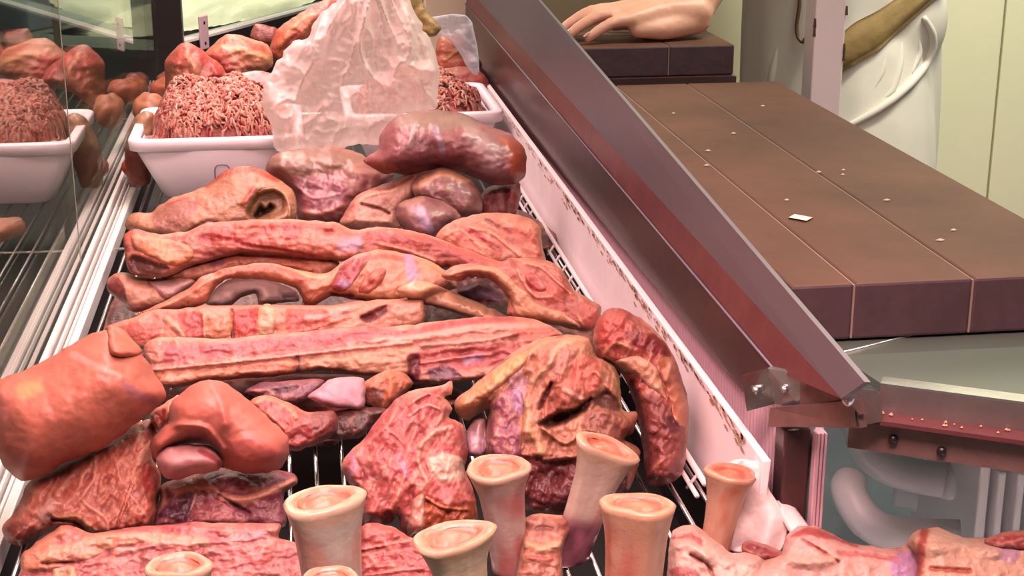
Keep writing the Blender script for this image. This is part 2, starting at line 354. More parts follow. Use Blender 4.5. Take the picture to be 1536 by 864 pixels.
# fluted air grille behind the panel
box('air_grille', (.3385, .985, -.01), (.342, 3.0, .112), M_FLUTESHADE, case)
V = []; F = []
for k in range(250):
    y = .988 + k * .0080; x0, x1 = .3345, .3388; b = len(V)
    V += [(x1, y, .0), (x0, y + .0012, .0), (x0, y + .0040, .0), (x1, y + .0052, .0), (x1, y, .112), (x0, y + .0012, .112), (x0, y + .0040, .112), (x1, y + .0052, .112)]
    F += [(b, b + 1, b + 5, b + 4), (b + 1, b + 2, b + 6, b + 5), (b + 2, b + 3, b + 7, b + 6)]
tag(fromnp('grille_rib', V, F, M_FLUTE, case, smooth=False), kind='stuff')
# the steel rail that runs along the rear: lower face, middle face and top plate
Cn, Cf = at_x(1114, 588, .328), at_x(700, 92, .328)
Dn, Df = at_x(1163, 556, .331), at_x(668, -30, .331)
Bn, Bf = at_x(1262, 598, .336), at_x(690, -30, .336)
An, Af = at_x(1297, 573, .338), at_x(782, -30, .338)
dz = np.array([0, 0, -.02])
def plate(name, a, b, c, d, m, thick):
    nrm = np.cross(b - a, d - a); nrm /= np.linalg.norm(nrm); o = nrm * thick
    return hexa(name, [a - o, b - o, c - o, d - o, a, b, c, d], m, case)
plate('rail_lower_face', Cn, Dn, Df, Cf, M_RAIL, .004)
plate('rail_middle_face', Dn, Bn, Bf, Df, M_RAILRED, .004)
plate('rail_top_plate', Bn, An, Af, Bf, M_RAILTOP, .004)
tube('rail_bead', [Dn + (-.001, 0, .001), Df + (-.001, 0, .001)], .0012, M_RAILTOP, case, 6)
# corner: post, bracket, stained joint plate, screws
box('corner_post', (.330, .953, -.06), (.349, .975, .095), M_RAIL, case, .002)
box('post_trim', (.350, .945, -.06), (.358, .953, .095), M_FLUTE, case, .001)
for k in range(3): box('trim_rib', (.3505 + k * .0026, .943, -.06), (.3520 + k * .0026, .9455, .095), M_FLUTE, case)
b0, b1, b2, b3 = at_y(1113, 563, .995), at_y(1120, 617, .995), at_y(1162, 606, .972), at_y(1152, 553, .972)
plate('corner_bracket', b0, b1, b2, b3, M_DARKCHROME, .004)  # left facet: its shade put into a darker chrome
b4, b5 = at_y(1203, 562, .955), at_y(1200, 610, .955)
plate('corner_bracket', b3, b2, b5, b4, M_BRACKET, .004)
for q, yy in (((1134, 584), .984), ((1177, 583), .962)):
    c = at_y(*q, yy); o = tube('screw', [c + (-.001, -.004, 0), c + (0, .004, 0)], .0024, M_BRACKET, case, 10)
j = [at_y(1155, 612, .966), at_y(1152, 640, .966), at_y(1290, 642, .885), at_y(1284, 600, .885)]
plate('joint_plate', *j, M_RUST, .006)
j = [at_y(1200, 560, .953), at_y(1200, 612, .953), at_y(1290, 622, .882), at_y(1268, 596, .882)]
plate('joint_plate', *j, M_RUST, .005)
j = [at_y(1280, 582, .886), at_y(1284, 640, .886), at_y(1326, 632, .905), at_y(1318, 586, .905)]
plate('joint_plate', *j, M_LIP, .004)
c = at_y(1273, 592, .874); bm = bmesh.new(); bmesh.ops.create_uvsphere(bm, u_segments=14, v_segments=8, radius=.0062)
bm.transform(Matrix.Translation(c) @ Matrix.Diagonal((.8, .8, 1.3, 1))); me = bpy.data.meshes.new('bolt_cap'); bm.to_mesh(me); bm.free(); link('bolt_cap', me, M_BRACKET, case, True)
# near beam turning the corner towards the right
u = np.array([.867, -.497, 0]); c0 = np.array(at_z(1296, 622, .12)); nb = np.array([.497, .867, 0])
def beam(name, s0, s1, d0, d1, z0, z1, m, bevel=.0):
    P = [c0 + u * s + nb * d + (0, 0, z - c0[2]) for z in (z0, z1) for s, d in ((s0, d0), (s1, d0), (s1, d1), (s0, d1))]
    return hexa(name, P, m, case, bevel)
beam('beam_flange', 0, .40, -.006, .010, .1165, .1195, M_RAILRED)
beam('beam_face', -.01, .40, .004, .010, .093, .1165, M_RUST)
beam('beam_lip', .008, .40, .010, .014, .1195, .1385, M_LIP)
beam('beam_lip_edge', .008, .40, .010, .024, .1385, .1402, M_BRACKET)
for s, z in ((.052, .1005), (.02, .104)):
    c = c0 + u * s + (0, 0, z - c0[2]); tube('beam_hole', [c + nb * .001, c + nb * .0045], .0032, M_BLACK, case, 10)
V = []; F = []                                                     # crumbs lying on the flange
for k in range(46):
    s = .01 + .30 * rs.rand(); c = c0 + u * s + nb * rs.uniform(-.001, .008) + (0, 0, .1205 - c0[2]); q = .0006 + .0010 * rs.rand() + (.0012 if s < .03 else 0); b = len(V)
    V += [c + (q, 0, 0), c + (0, q, 0), c + (-q, 0, 0), c + (0, -q, 0), c + (0, 0, q), c + (0, 0, -q)]
    F += [(b, b + 1, b + 4), (b + 1, b + 2, b + 4), (b + 2, b + 3, b + 4), (b + 3, b, b + 4)]
tag(fromnp('meat_crumbs', V, F, M_STAIN, case, smooth=False), kind='stuff')
# coil compartment under the beam
box('coil_compartment', (.36, 1.20, -.14), (.80, 1.21, .135), M_COILBOX, case)
box('coil_compartment', (.352, .953, -.14), (.358, 1.20, .135), M_COILBOX, case)
box('coil_compartment', (.36, .70, -.145), (.80, 1.20, -.12), M_COILBOX, case)
# far end: black corner post and slanted end frame
box('end_post', (-.261, 3.031, -.1), (-.205, 3.075, .75), M_BLACK, case, .003)
e0, e1 = np.array([-.232, 3.058, 0]), np.array([.34, 4.15, 0]); ev = (e1 - e0) / np.linalg.norm(e1 - e0); en = np.array([ev[1], -ev[0], 0])
def endpart(name, s0, s1, d0, d1, z0, z1, m, bevel=0):
    P = [e0 + ev * s + en * d + (0, 0, z) for z in (z0, z1) for s, d in ((s0, d0), (s1, d0), (s1, d1), (s0, d1))]
    return hexa(name, P, m, case, bevel)
endpart('end_frame', 0, 1.2, -.01, .012, -.1, .066, M_BLACK)
endpart('end_trim', .012, 1.2, -.012, .014, .066, .071, M_WHITEWIRE)
endpart('end_glass', .012, 1.2, -.003, .003, .071, .62, M_GLASSEND)
for s in (.085,):
    p = endpart('glass_clamp', s, s + .032, .014, .019, .045, .112, M_FLUTE, .002)
    for z in (.057, .098):
        c = e0 + ev * (s + .016) + (0, 0, z); tube('clamp_hole', [c + en * .017, c + en * .0195], .0035, M_BLACK, p, 10)
# wire rack the meat lies on
rack = thing('wire_rack', (0, 1.6, -.006), 'steel wire rack with thin parallel rods under the piled meat', 'rack')
for k in range(25):
    x = -.207 + k * .0213
    tube('rod', [(x, .62, -.003), (x, 3.0, -.003)], .0019, M_WIRE, rack, 6)
for y in (.78, 1.86, 2.7): tube('cross_rod', [(-.222, y, -.008), (.312, y, -.008)], .002, M_WIRE, rack, 6)
# white coated wire divider along the rear panel
dv_ = thing('wire_divider', (.300, 1.8, .0), 'white coated wire divider along the rear panel beside the meat', 'divider')
tube('top_wire', [(.302, 1.05, .012), (.302, 2.12, .014)], .0026, M_WHITEWIRE, dv_, 8)
tube('bottom_wire', [(.296, 1.05, .002), (.296, 2.12, .002)], .002, M_WHITEWIRE, dv_, 8)
for k in range(26):
    y = 1.07 + k * .0415; tube('upright_wire', [(.302, y, .012), (.299, y, .008), (.294, y + .004, -.002)], .0015, M_WHITEWIRE, dv_, 6)
# ---- evaporator coil in the compartment
coil = thing('evaporator_coil', (.52, 1.0, -.1), 'frosted white evaporator coil with bent pipes and fins behind the brown beam', 'coil')
def pp(*q): return [at_y(x, y, Y) for x, y, Y in q]
tube('pipe', pp((1286, 630, 1.10), (1296, 664, 1.09), (1315, 690, 1.08), (1345, 706, 1.07), (1385, 716, 1.06), (1440, 724, 1.05)), .0138, M_PIPE, coil, 14, 4)
tube('pipe', pp((1275, 722, 1.05), (1272, 735, 1.04), (1282, 758, 1.03), (1300, 782, 1.02), (1330, 798, 1.01), (1380, 804, 1.0), (1440, 806, .99)), .0138, M_PIPE, coil, 14, 4)
tube('pipe', pp((1345, 735, 1.13), (1375, 742, 1.12), (1400, 760, 1.11), (1445, 782, 1.10)), .0138, M_PIPE, coil, 14, 4)
tube('pipe_collar', pp((1418, 719, 1.055), (1440, 724, 1.05)), .0155, M_PIPE, coil, 14)
for k in range(6):
    a = at_y(1442 + k * 24, 745, 1.035); x0 = a[0] - .0035
    box('fin', (x0, 1.0 - k * .004, -.075), (x0 + (.0085 if k == 0 else .006), 1.12, .036 - (0 if k == 0 else .004)), M_PIPE, coil, .0018)
# ---- worktop behind the case
wt = thing('steel_worktop', (.48, 1.5, -.85), 'dull grey steel worktop under the cutting boards behind the case', 'worktop')
wp = [tuple(c0 + u * .008 + nb * .014), tuple(c0 + u * .40 + nb * .014), (.80, .98, 0), (.602, 1.04, 0), (.602, 2.16, 0), (.36, 2.16, 0), (.372, 1.0, 0)]
bm = bmesh.new(); lo = [bm.verts.new((x, y, .132)) for x, y, *_ in wp]; hi = [bm.verts.new((x, y, .1385)) for x, y, *_ in wp]
bm.faces.new(hi); bm.faces.new(lo[::-1])
for i in range(len(wp)): j = (i + 1) % len(wp); bm.faces.new((lo[i], lo[j], hi[j], hi[i]))
bmesh.ops.recalc_face_normals(bm, faces=bm.faces[:]); me = bpy.data.meshes.new('top_sheet'); bm.to_mesh(me); bm.free(); link('top_sheet', me, M_STEEL, wt)
box('cabinet', (.40, 1.24, -.849), (.59, 2.14, .132), M_GREYTRAY, wt)
s0, s1 = at_z(1262, 529, .139), at_z(1452, 482, .139); tube('sheet_seam', [s0, s1], .0011, M_BRACKET, wt, 6)
# ---- cutting boards
def board(name, x0, x1, y0, y1, z0, z1, cuts, label):
    t = thing(name, ((x0 + x1) / 2, (y0 + y1) / 2, z0), label, 'cutting board', 'brown cutting boards on the worktop')
    e = [x0] + cuts + [x1]
    for a, b in zip(e[:-1], e[1:]):
        p = box('board_plank', (a + .0004, y0, z0), (b - .0004, y1, z1), M_BOARD, t, .0022)
        p.data.materials.append(M_BOARDEDGE)
        for f in p.data.polygons:
            if f.normal.z < .6: f.material_index = 1
    for c in cuts: box('joint', (c - .0008, y0 + .0002, z0 + .001), (c + .0008, y1 - .001, z1 - .0012), M_JOINT, t)
    return t
board('cutting_board', .346, .600, 1.006, 1.838, .1405, .183, [.394, .484], 'long brown wooden cutting board lying on the steel worktop, nearer and larger one')
board('cutting_board', .372, .587, 1.985, 2.130, .167, .207, [.497], 'small thick brown cutting board under the resting hand')
sp = tag(box('steel_bar', (.385, 1.975, .139), (.588, 2.12, .1665), M_RAIL), 'dark steel bar under the small cutting board', 'bar')
tag(hexa('paper_scrap', [at_z(x, y, .1836) for x, y in ((1183, 326), (1210, 331), (1219, 326), (1192, 321))] + [at_z(x, y, .1846) for x, y in ((1183, 326), (1210, 331), (1219, 326), (1192, 321))], M_CRUMB), 'small white scrap lying in the middle of the long cutting board', 'scrap')
V = []; F = []
for q in ((1062, 226), (1060, 248), (1144, 159), (1265, 255), (1264, 262), (1430, 345), (1330, 300), (1010, 170), (1228, 258), (1410, 360), (1180, 300), (1100, 200)):
    c = at_z(*q, .1838); sz = .0008 + .0013 * rs.rand(); b = len(V)
    V += [c + (sz * 2, 0, 0), c + (0, sz, 0), c + (-sz * 2, 0, 0), c + (0, -sz, 0), c + (0, 0, .0015)]
    F += [(b, b + 1, b + 4), (b + 1, b + 2, b + 4), (b + 2, b + 3, b + 4), (b + 3, b, b + 4)]
tag(fromnp('meat_scraps', V, F, M_SPECK, None, smooth=False), 'tiny pale scraps scattered over the long cutting board', 'scraps', None, 'stuff')
cb = thing('brown_cabinet', (.49, 2.72, -.85), 'plain brown cabinet standing behind the small cutting board', 'cabinet')
box('cabinet_body', (.36, 2.56, -.849), (.62, 2.88, .52), M_WOOD, cb, .004)
box('cabinet_top', (.35, 2.55, .52), (.63, 2.885, .545), M_WOOD, cb, .003)
# ---- white painted post
pr = thing('white_post', (.672, 1.86, -.85), 'white painted square post with chipped edges behind the long cutting board', 'post')
a = .0225; pc = np.array([.672, 1.87]); th = math.radians(-3)
def rot(x, y): return (pc[0] + x * math.cos(th) - y * math.sin(th), pc[1] + x * math.sin(th) + y * math.cos(th))
ps = [rot(-a, -a), rot(a * .75, -a), rot(a * .75, a), rot(-a, a)]
hexa('shaft', [(x, y, -.85) for x, y in ps] + [(x, y, 1.5) for x, y in ps], M_POST, pr, .002)
for z, i, dx in ((.247, 0, 0), (.215, 1, 0), (.262, 1, 0), (.205, 1, 0), (.29, 1, 0), (.236, 0, 0)):
    x, y = ps[i]; hexa('paint_chip', [(x - .0016, y - .0016, z), (x + .0016, y - .0016, z), (x + .0016, y + .0016, z), (x - .0016, y + .0016, z)] + [(x - .001, y - .001, z + .012), (x + .001, y - .001, z + .011), (x + .001, y + .001, z + .01), (x - .001, y + .001, z + .012)], M_CHIP, pr)
# ---- neighbouring display seen through the end glass
nd = thing('neighbour_tray', (-.06, 3.75, -.85), 'grey tray of the next display beyond the far end glass', 'tray')
def outer(name, s0, s1, d0, d1, z0, z1, m, par, bevel=0):
    P = [e0 + ev * s - en * d + (0, 0, z) for z in (z0, z1) for s, d in ((s0, d0), (s1, d0), (s1, d1), (s0, d1))]
    return hexa(name, P, m, par, bevel)
outer('tray_floor', .05, 1.2, .05, .9, .030, .045, M_GREYTRAY, nd)
outer('tray_front', .05, 1.2, .045, .055, .030, .060, M_GREYTRAY, nd)
outer('stand', .1, 1.0, .15, .8, -.849, .030, M_GREYTRAY, nd)
def heap(name, cx, cy, rx, ry, z0, h, m, seed, rot_=0, n=40):
    g = np.linspace(-1, 1, n); X, Y = np.meshgrid(g, g); P = np.c_[X.ravel(), Y.ravel()]
    d = np.maximum(0, 1 - (P ** 2).sum(1)) ** .5; Z = d * h * (1 + .5 * fbm(P * 4, seed, 3)) + (d > 0) * .004 * fbm(P * 14, seed + 1, 2)
    c, s = math.cos(rot_), math.sin(rot_); V = np.c_[cx + P[:, 0] * rx * c - P[:, 1] * ry * s, cy + P[:, 0] * rx * s + P[:, 1] * ry * c, z0 + np.maximum(Z, 0)]
    F = [(i * n + j, i * n + j + 1, (i + 1) * n + j + 1, (i + 1) * n + j) for i in range(n - 1) for j in range(n - 1)]
    return fromnp(name, V, F, m)
hc = e0 + ev * .66 - en * .27
tag(heap('pale_curd', hc[0], hc[1], .48, .15, .045, .032, M_ICE, 3, math.atan2(ev[1], ev[0])), 'pale yellow-green heap in the next display beyond the end glass', 'food', None, 'stuff')
tag(outer('blue_crate', .18, .50, .46, .70, .0455, .30, M_CRATE, None, .006), 'blue crate standing behind the pale heap beyond the end glass', 'crate')
# ================================================================== the person behind the counter
def voxel(name, chains, vox, m, parent=None, smooth_it=6, ell=()):
    """tapered limbs joined into one continuous skin"""
    bm = bmesh.new()
    for P, R, k in chains:
        P = np.asarray(P, float); R = np.asarray(R, float); Q = crom(np.c_[P, R], False, k) if len(P) > 2 else np.c_[P, R]
        a, bq = Q[0], Q[-1]; d0 = Q[0, :3] - Q[1, :3]; d0 /= np.linalg.norm(d0); d1 = Q[-1, :3] - Q[-2, :3]; d1 /= np.linalg.norm(d1)
        pre = [np.r_[Q[0, :3] + d0 * Q[0, 3] * math.sin(t), Q[0, 3] * math.cos(t)] for t in (1.35, .9, .45)]
        post = [np.r_[Q[-1, :3] + d1 * Q[-1, 3] * math.sin(t), Q[-1, 3] * math.cos(t)] for t in (.45, .9, 1.35)]
        Q = np.array(pre + list(Q) + post); V, F = tubegeo(Q[:, :3], Q[:, 3], 14)
        vs = [bm.verts.new(v) for v in V]; n = len(Q)
        for f in F: bm.faces.new([vs[i] for i in f])
        bm.faces.new(vs[:14][::-1]); bm.faces.new(vs[-14:])
    for c, s, rz in ell:
        r_ = bmesh.ops.create_uvsphere(bm, u_segments=24, v_segments=16, radius=1)
        bmesh.ops.transform(bm, matrix=Matrix.Translation(c) @ Matrix.Rotation(rz, 4, 'Z') @ Matrix.Diagonal((*s, 1)), verts=r_['verts'])
    bmesh.ops.recalc_face_normals(bm, faces=bm.faces[:])
    me = bpy.data.meshes.new(name + '_raw'); bm.to_mesh(me); bm.free()
    o = bpy.data.objects.new(name, me); COL.objects.link(o)
    md = o.modifiers.new('r', 'REMESH'); md.mode = 'VOXEL'; md.voxel_size = vox; md.use_smooth_shade = True
    sm = o.modifiers.new('s', 'SMOOTH'); sm.iterations = smooth_it; sm.factor = .5
    dg = bpy.context.evaluated_depsgraph_get(); me2 = bpy.data.meshes.new_from_object(o.evaluated_get(dg)); me2.name = name
    o.modifiers.clear(); o.data = me2; bpy.data.meshes.remove(me); me2.materials.clear(); me2.materials.append(m)
    me2.polygons.foreach_set('use_smooth', [True] * len(me2.polygons))
    if parent: o.parent = parent; o.matrix_parent_inverse = parent.matrix_basis.inverted()
    return o
PX, PY = .885, 2.44
HB = .207                                                            # top of the small board
W_ = np.array([.552, 2.062, HB + .040])
fing = [  # little, ring, middle, index finger: knuckle, joints, tip
    ([(.455, 2.026, HB + .031), (.428, 2.020, HB + .028), (.406, 2.016, HB + .017), (.393, 2.014, HB + .0085)], [.0100, .0085, .0076, .0066]),
    ([(.446, 2.046, HB + .037), (.413, 2.042, HB + .034), (.386, 2.038, HB + .021), (.371, 2.036, HB + .009)], [.0105, .0090, .0080, .0070]),
    ([(.443, 2.067, HB + .039), (.406, 2.064, HB + .037), (.377, 2.061, HB + .022), (.360, 2.059, HB + .009)], [.0108, .0092, .0082, .0072]),
    ([(.448, 2.088, HB + .037), (.415, 2.088, HB + .035), (.388, 2.086, HB + .021), (.372, 2.084, HB + .009)], [.0105, .0090, .0080, .0070])]
chains = []
for P, R in fing:
    chains.append(([tuple(W_ * .55 + np.array(P[0]) * .45 + (0, 0, .001))] + P, [.014] + R, 4))
    chains.append(([tuple(W_ + (0, (P[0][1] - 2.058) * .35, -.004)), tuple(W_ * .5 + np.array(P[0]) * .5 + (0, 0, .002)), P[0]], [.022, .0165, .0115], 3))
    chains.append(([tuple(W_ + (0, (P[0][1] - 2.058) * .4, -.016)), tuple(W_ * .5 + np.array(P[0]) * .5 + (0, 0, -.014)), tuple(np.array(P[0]) + (.02, 0, -.014))], [.018, .014, .0095], 3))
chains.append(([tuple(W_ + (-.012, .014, -.014)), (.512, 2.100, HB + .018), (.476, 2.116, HB + .013), (.450, 2.120, HB + .0095)], [.017, .0125, .0095, .0075], 4))
chains.append(([tuple(W_ + (-.01, -.012, -.016)), (.50, 2.032, HB + .017), (.462, 2.024, HB + .016)], [.021, .0160, .0105], 4))       # heel of the hand
chains.append(([tuple(W_), (.588, 2.085, HB + .092), (.640, 2.130, HB + .180), (.690, 2.180, HB + .265)], [.0260, .030, .038, .041], 4))    # forearm
chains.append(([(.690, 2.180, HB + .265), (.760, 2.245, .555), (.835, 2.30, .625)], [.045, .050, .055], 4))            # upper arm
person_body = voxel('person', chains + [
    ([(PX, PY - .02, -.02), (PX, PY, .20), (PX - .01, PY, .40), (PX - .01, PY, .56)], [.13, .125, .13, .115], 4),
    ([(PX - .01, PY - .13, .59), (PX - .01, PY + .15, .59)], [.058, .058], 1),
    ([(PX - .01, PY + .02, .60), (PX - .015, PY + .02, .71)], [.055, .052], 1),
    ([(PX, PY + .19, .59), (PX + .05, PY + .22, .36), (PX + .04, PY + .20, .14)], [.052, .042, .03], 5),
    ([(PX, PY - .08, -.04), (PX + .01, PY - .09, -.42), (PX + .03, PY - .09, -.77)], [.088, .058, .04], 4),
    ([(PX, PY + .08, -.04), (PX + .01, PY + .09, -.42), (PX + .03, PY + .09, -.77)], [.088, .058, .04], 4),
    ([(PX + .04, PY - .09, -.815), (PX - .14, PY - .09, -.82)], [.035, .03], 1),
    ([(PX + .04, PY + .09, -.815), (PX - .14, PY + .09, -.82)], [.035, .03], 1),
    ([(PX - .125, PY + .02, .80), (PX - .145, PY + .02, .775)], [.009, .013], 1)], .0042, M_HUMAN, None, 4,
    ell=[((PX - .02, PY + .02, .80), (.100, .078, .12), 0), ((PX - .06, PY + .02, .745), (.058, .05, .045), 0),
         ((PX - .01, PY - .06, .80), (.014, .01, .03), 0), ((PX - .01, PY + .10, .80), (.014, .01, .03), 0)])
tag(person_body, 'person in white clothes behind the counter resting a bare hand on the small board', 'person')
for i, (P, R) in enumerate(fing):                                    # finger nails
    a, t = np.array(P[2]), np.array(P[3]); d = (t - a) / np.linalg.norm(t - a); up = np.cross(d, (0, 1, 0)); up = up if up[2] > 0 else -up
    c = t - d * .001 + up * R[3] * .88; s = np.array([0, 1, 0]) * R[3] * .6; e = d * R[3] * .75
    hexa('nail', [c - s - e - up * .001, c + s - e - up * .001, c + s + e - up * .0015, c - s + e - up * .0015, c - s - e + up * .0006, c + s - e + up * .0006, c + s + e, c - s + e], mat_nail if 'mat_nail' in globals() else globals().setdefault('mat_nail', mat('nail', (.62, .36, .28), .3)), person_body, .0003)
for sy in (-.028, .028):                                              # eyes
    bm = bmesh.new(); bmesh.ops.create_uvsphere(bm, u_segments=12, v_segments=8, radius=.012); bm.transform(Matrix.Translation((PX - .108, PY + .02 + sy, .812)))
    me = bpy.data.meshes.new('eye'); bm.to_mesh(me); bm.free(); link('eye', me, M_WHITE, person_body, True)
tube('mouth', [(PX - .112, PY - .002, .752), (PX - .118, PY + .02, .750), (PX - .112, PY + .042, .752)], .005, M_RUST, person_body, 8, 3)
voxel('hair', [], .008, M_HAIR, person_body, 2, ell=[((PX - .002, PY + .02, .845), (.098, .085, .088), 0), ((PX + .035, PY + .02, .80), (.068, .08, .09), 0)])
# white coat: torso wrapped down over the hips, short sleeves
coat = voxel('white_coat', [
    ([(PX + .01, PY, -.30), (PX + .022, PY, -.10), (PX + .016, PY, .12), (PX, PY, .36), (PX - .01, PY, .56)], [.155, .166, .166, .150, .132], 5),
    ([(PX + .02, PY - .075, -.34), (PX + .018, PY - .075, -.05), (PX + .012, PY - .05, .14)], [.142, .140, .125], 4),
    ([(PX + .02, PY + .075, -.34), (PX + .018, PY + .075, -.05), (PX + .012, PY + .05, .14)], [.142, .140, .125], 4),
    ([(PX - .02, PY - .11, .595), (.80, 2.275, .57)], [.075, .07], 1), ([(PX, PY + .15, .60), (PX + .03, PY + .22, .40)], [.07, .065], 1)], .011, M_COAT, person_body, 5,
    ell=[((PX + .075, PY - .085, .185), (.085, .075, .10), .2)])
# draped folds and the rolled hem of the apron on the coat's side
def onc(x, y, off=.0):                                                # a point on the coat's near side
    d = rays((x, y))[0]; d /= np.linalg.norm(d); best = None
    hit, loc, nrm, _ = coat.ray_cast(Vector(CAMP), Vector(d)); P = np.array(loc) if hit else at_y(x, y, 2.30)
    return P - d * off
bpy.context.view_layer.update()
hem = [onc(x, y, .004) for x, y in ((1386, 26), (1398, 48), (1399, 72), (1388, 98), (1366, 125), (1338, 150), (1308, 170), (1275, 188), (1240, 205))]
tube('apron_hem', hem, [.004, .006, .007, .007, .007, .0065, .006, .005, .003], M_COAT, person_body, 10, 4)
for q, rr in ((((1352, 60), (1350, 95), (1338, 135), (1320, 150)), .006), (((1330, 75), (1322, 110), (1300, 150)), .005), (((1375, 45), (1378, 80), (1366, 112)), .006), (((1170, 60), (1160, 110), (1150, 170)), .008)):
    tube('cloth_fold', [onc(x, y, -rr * .62) for x, y in q], [rr * .4] + [rr] * (len(q) - 2) + [rr * .4], M_COAT, person_body, 10, 5)
up_, lo_ = ((1236, 75), (1279, 36), (1320, 14), (1372, -22), (1410, -50)), ((1240, 122), (1278, 99), (1318, 75), (1344, 51), (1392, 8), (1420, -20))
def cloth(name, A, B, off, m, par, n=26, wdt=10, seed=3, amp=.004):
    A = crom([onc(*q, off) for q in A], False, 8); B = crom([onc(*q, off) for q in B], False, 8)
    f = lambda Q: np.array([[np.interp(t * (len(Q) - 1), np.arange(len(Q)), Q[:, i]) for i in range(3)] for t in np.linspace(0, 1, n)])
    A, B = f(A), f(B); dr = CAMP - (A + B).mean(0) / 2; dr = (CAMP - A.mean(0)); dr /= np.linalg.norm(dr); V = []
    for i in range(n):
        for j in range(wdt):
            t = j / (wdt - 1); p = A[i] * (1 - t) + B[i] * t
            V.append(p + dr * (.012 * math.sin(math.pi * t) ** .5 + amp * fbm(np.array([[i / 9, j / 1.6]]), seed)[0] * math.sin(math.pi * t)))
    V = np.array(V); N = len(V); F = [(i * wdt + j, (i + 1) * wdt + j, (i + 1) * wdt + j + 1, i * wdt + j + 1) for i in range(n - 1) for j in range(wdt - 1)]
    W2 = V - dr * .014; F2 = [tuple(N + q for q in f_[::-1]) for f_ in F]
    ring = [i * wdt for i in range(n)] + [(n - 1) * wdt + j for j in range(1, wdt)] + [i * wdt + wdt - 1 for i in range(n - 2, -1, -1)] + [j for j in range(wdt - 2, 0, -1)]
    F3 = [(ring[i], ring[(i + 1) % len(ring)], N + ring[(i + 1) % len(ring)], N + ring[i]) for i in range(len(ring))]
    return fromnp(name, np.concatenate([V, W2]), F + F2 + F3, m, par)
cloth('olive_cloth', up_, lo_, .006, M_OLIVE, person_body)
tube('apron_cord', [onc(x, y, .006) for x, y in ((1200, -20), (1199, 10), (1195, 38), (1197, 55), (1204, 63), (1212, 52), (1218, 40), (1226, 30))], .0032, M_CORD, person_body, 8, 4)
voxel('trousers', [([(PX, PY - .085, -.10), (PX + .01, PY - .09, -.45), (PX + .03, PY - .09, -.79)], [.10, .075, .065], 4), ([(PX, PY + .085, -.10), (PX + .01, PY + .09, -.45), (PX + .03, PY + .09, -.79)], [.10, .075, .065], 4)], .012, M_TROUSER, person_body, 3)
# ================================================================== containers, mince, bag
def container(x0, x1, y0, y1, zr, label, mark):
    t = thing('food_container', ((x0 + x1) / 2, (y0 + y1) / 2, .001), label, 'container', 'white plastic containers of mince')
    ins, wl = .036, .004
    def ring(e, z, rr=.02, n=5):
        P = []
        for cx, cy, a0 in ((x1 - e - rr, y1 - e - rr, 0), (x0 + e + rr, y1 - e - rr, 90), (x0 + e + rr, y0 + e + rr, 180), (x1 - e - rr, y0 + e + rr, 270)):
            for k in range(n): a = math.radians(a0 + 90 * k / (n - 1)); P.append((cx + rr * math.cos(a), cy + rr * math.sin(a), z))
        return P
    def loft(name, rings, m, par):
        bm = bmesh.new(); R = [[bm.verts.new(p) for p in r] for r in rings]; n = len(R[0])
        for a, b in zip(R[:-1], R[1:]):
            for i in range(n): bm.faces.new((a[i], a[(i + 1) % n], b[(i + 1) % n], b[i]))
        bm.faces.new(R[0][::-1]); bm.faces.new(R[-1]); bmesh.ops.recalc_face_normals(bm, faces=bm.faces[:])
        me = bpy.data.meshes.new(name); bm.to_mesh(me); bm.free(); o = link(name, me, m, par, True)
        return o
    sh = loft('tub', [ring(ins + .004, .001), ring(ins, .004), ring(.006, zr - .016), ring(.006 + wl, zr - .012), ring(ins + wl, .008)], M_WHITE, t)
    loft('rim', [ring(.006, zr - .017), ring(-.001, zr - .015), ring(-.002, zr - .002), ring(0, zr), ring(.010, zr), ring(.011, zr - .014), ring(.0062, zr - .0165)], M_WHITE, t)
    sm = t.children[1].data
    bm = bmesh.new(); bm.from_mesh(sm)
    for f in [f for f in bm.faces if len(f.verts) > 4]: bm.faces.remove(f)
    bm.to_mesh(sm); bm.free()
    if mark:
        f = lambda z: y0 + ins + (.006 - ins) * (z - .004) / (zr - .020) - .0005
        P = [(mark - .010, f(.012), .012), (mark - .010, f(.042), .042), (mark - .006, f(.050), .050), (mark + .006, f(.050), .050), (mark + .010, f(.042), .042), (mark + .010, f(.012), .012)]
        tube('moulded_arch', P, .0009, M_CREASE, t, 6, 3)
    return t
container(-.217, .010, 2.035, 2.275, .090, 'white plastic tub heaped with mince left of the plastic bag', -.098)
container(.075, .300, 2.165, 2.420, .090, 'white plastic tub of mince half hidden behind the plastic bag and rail', None)
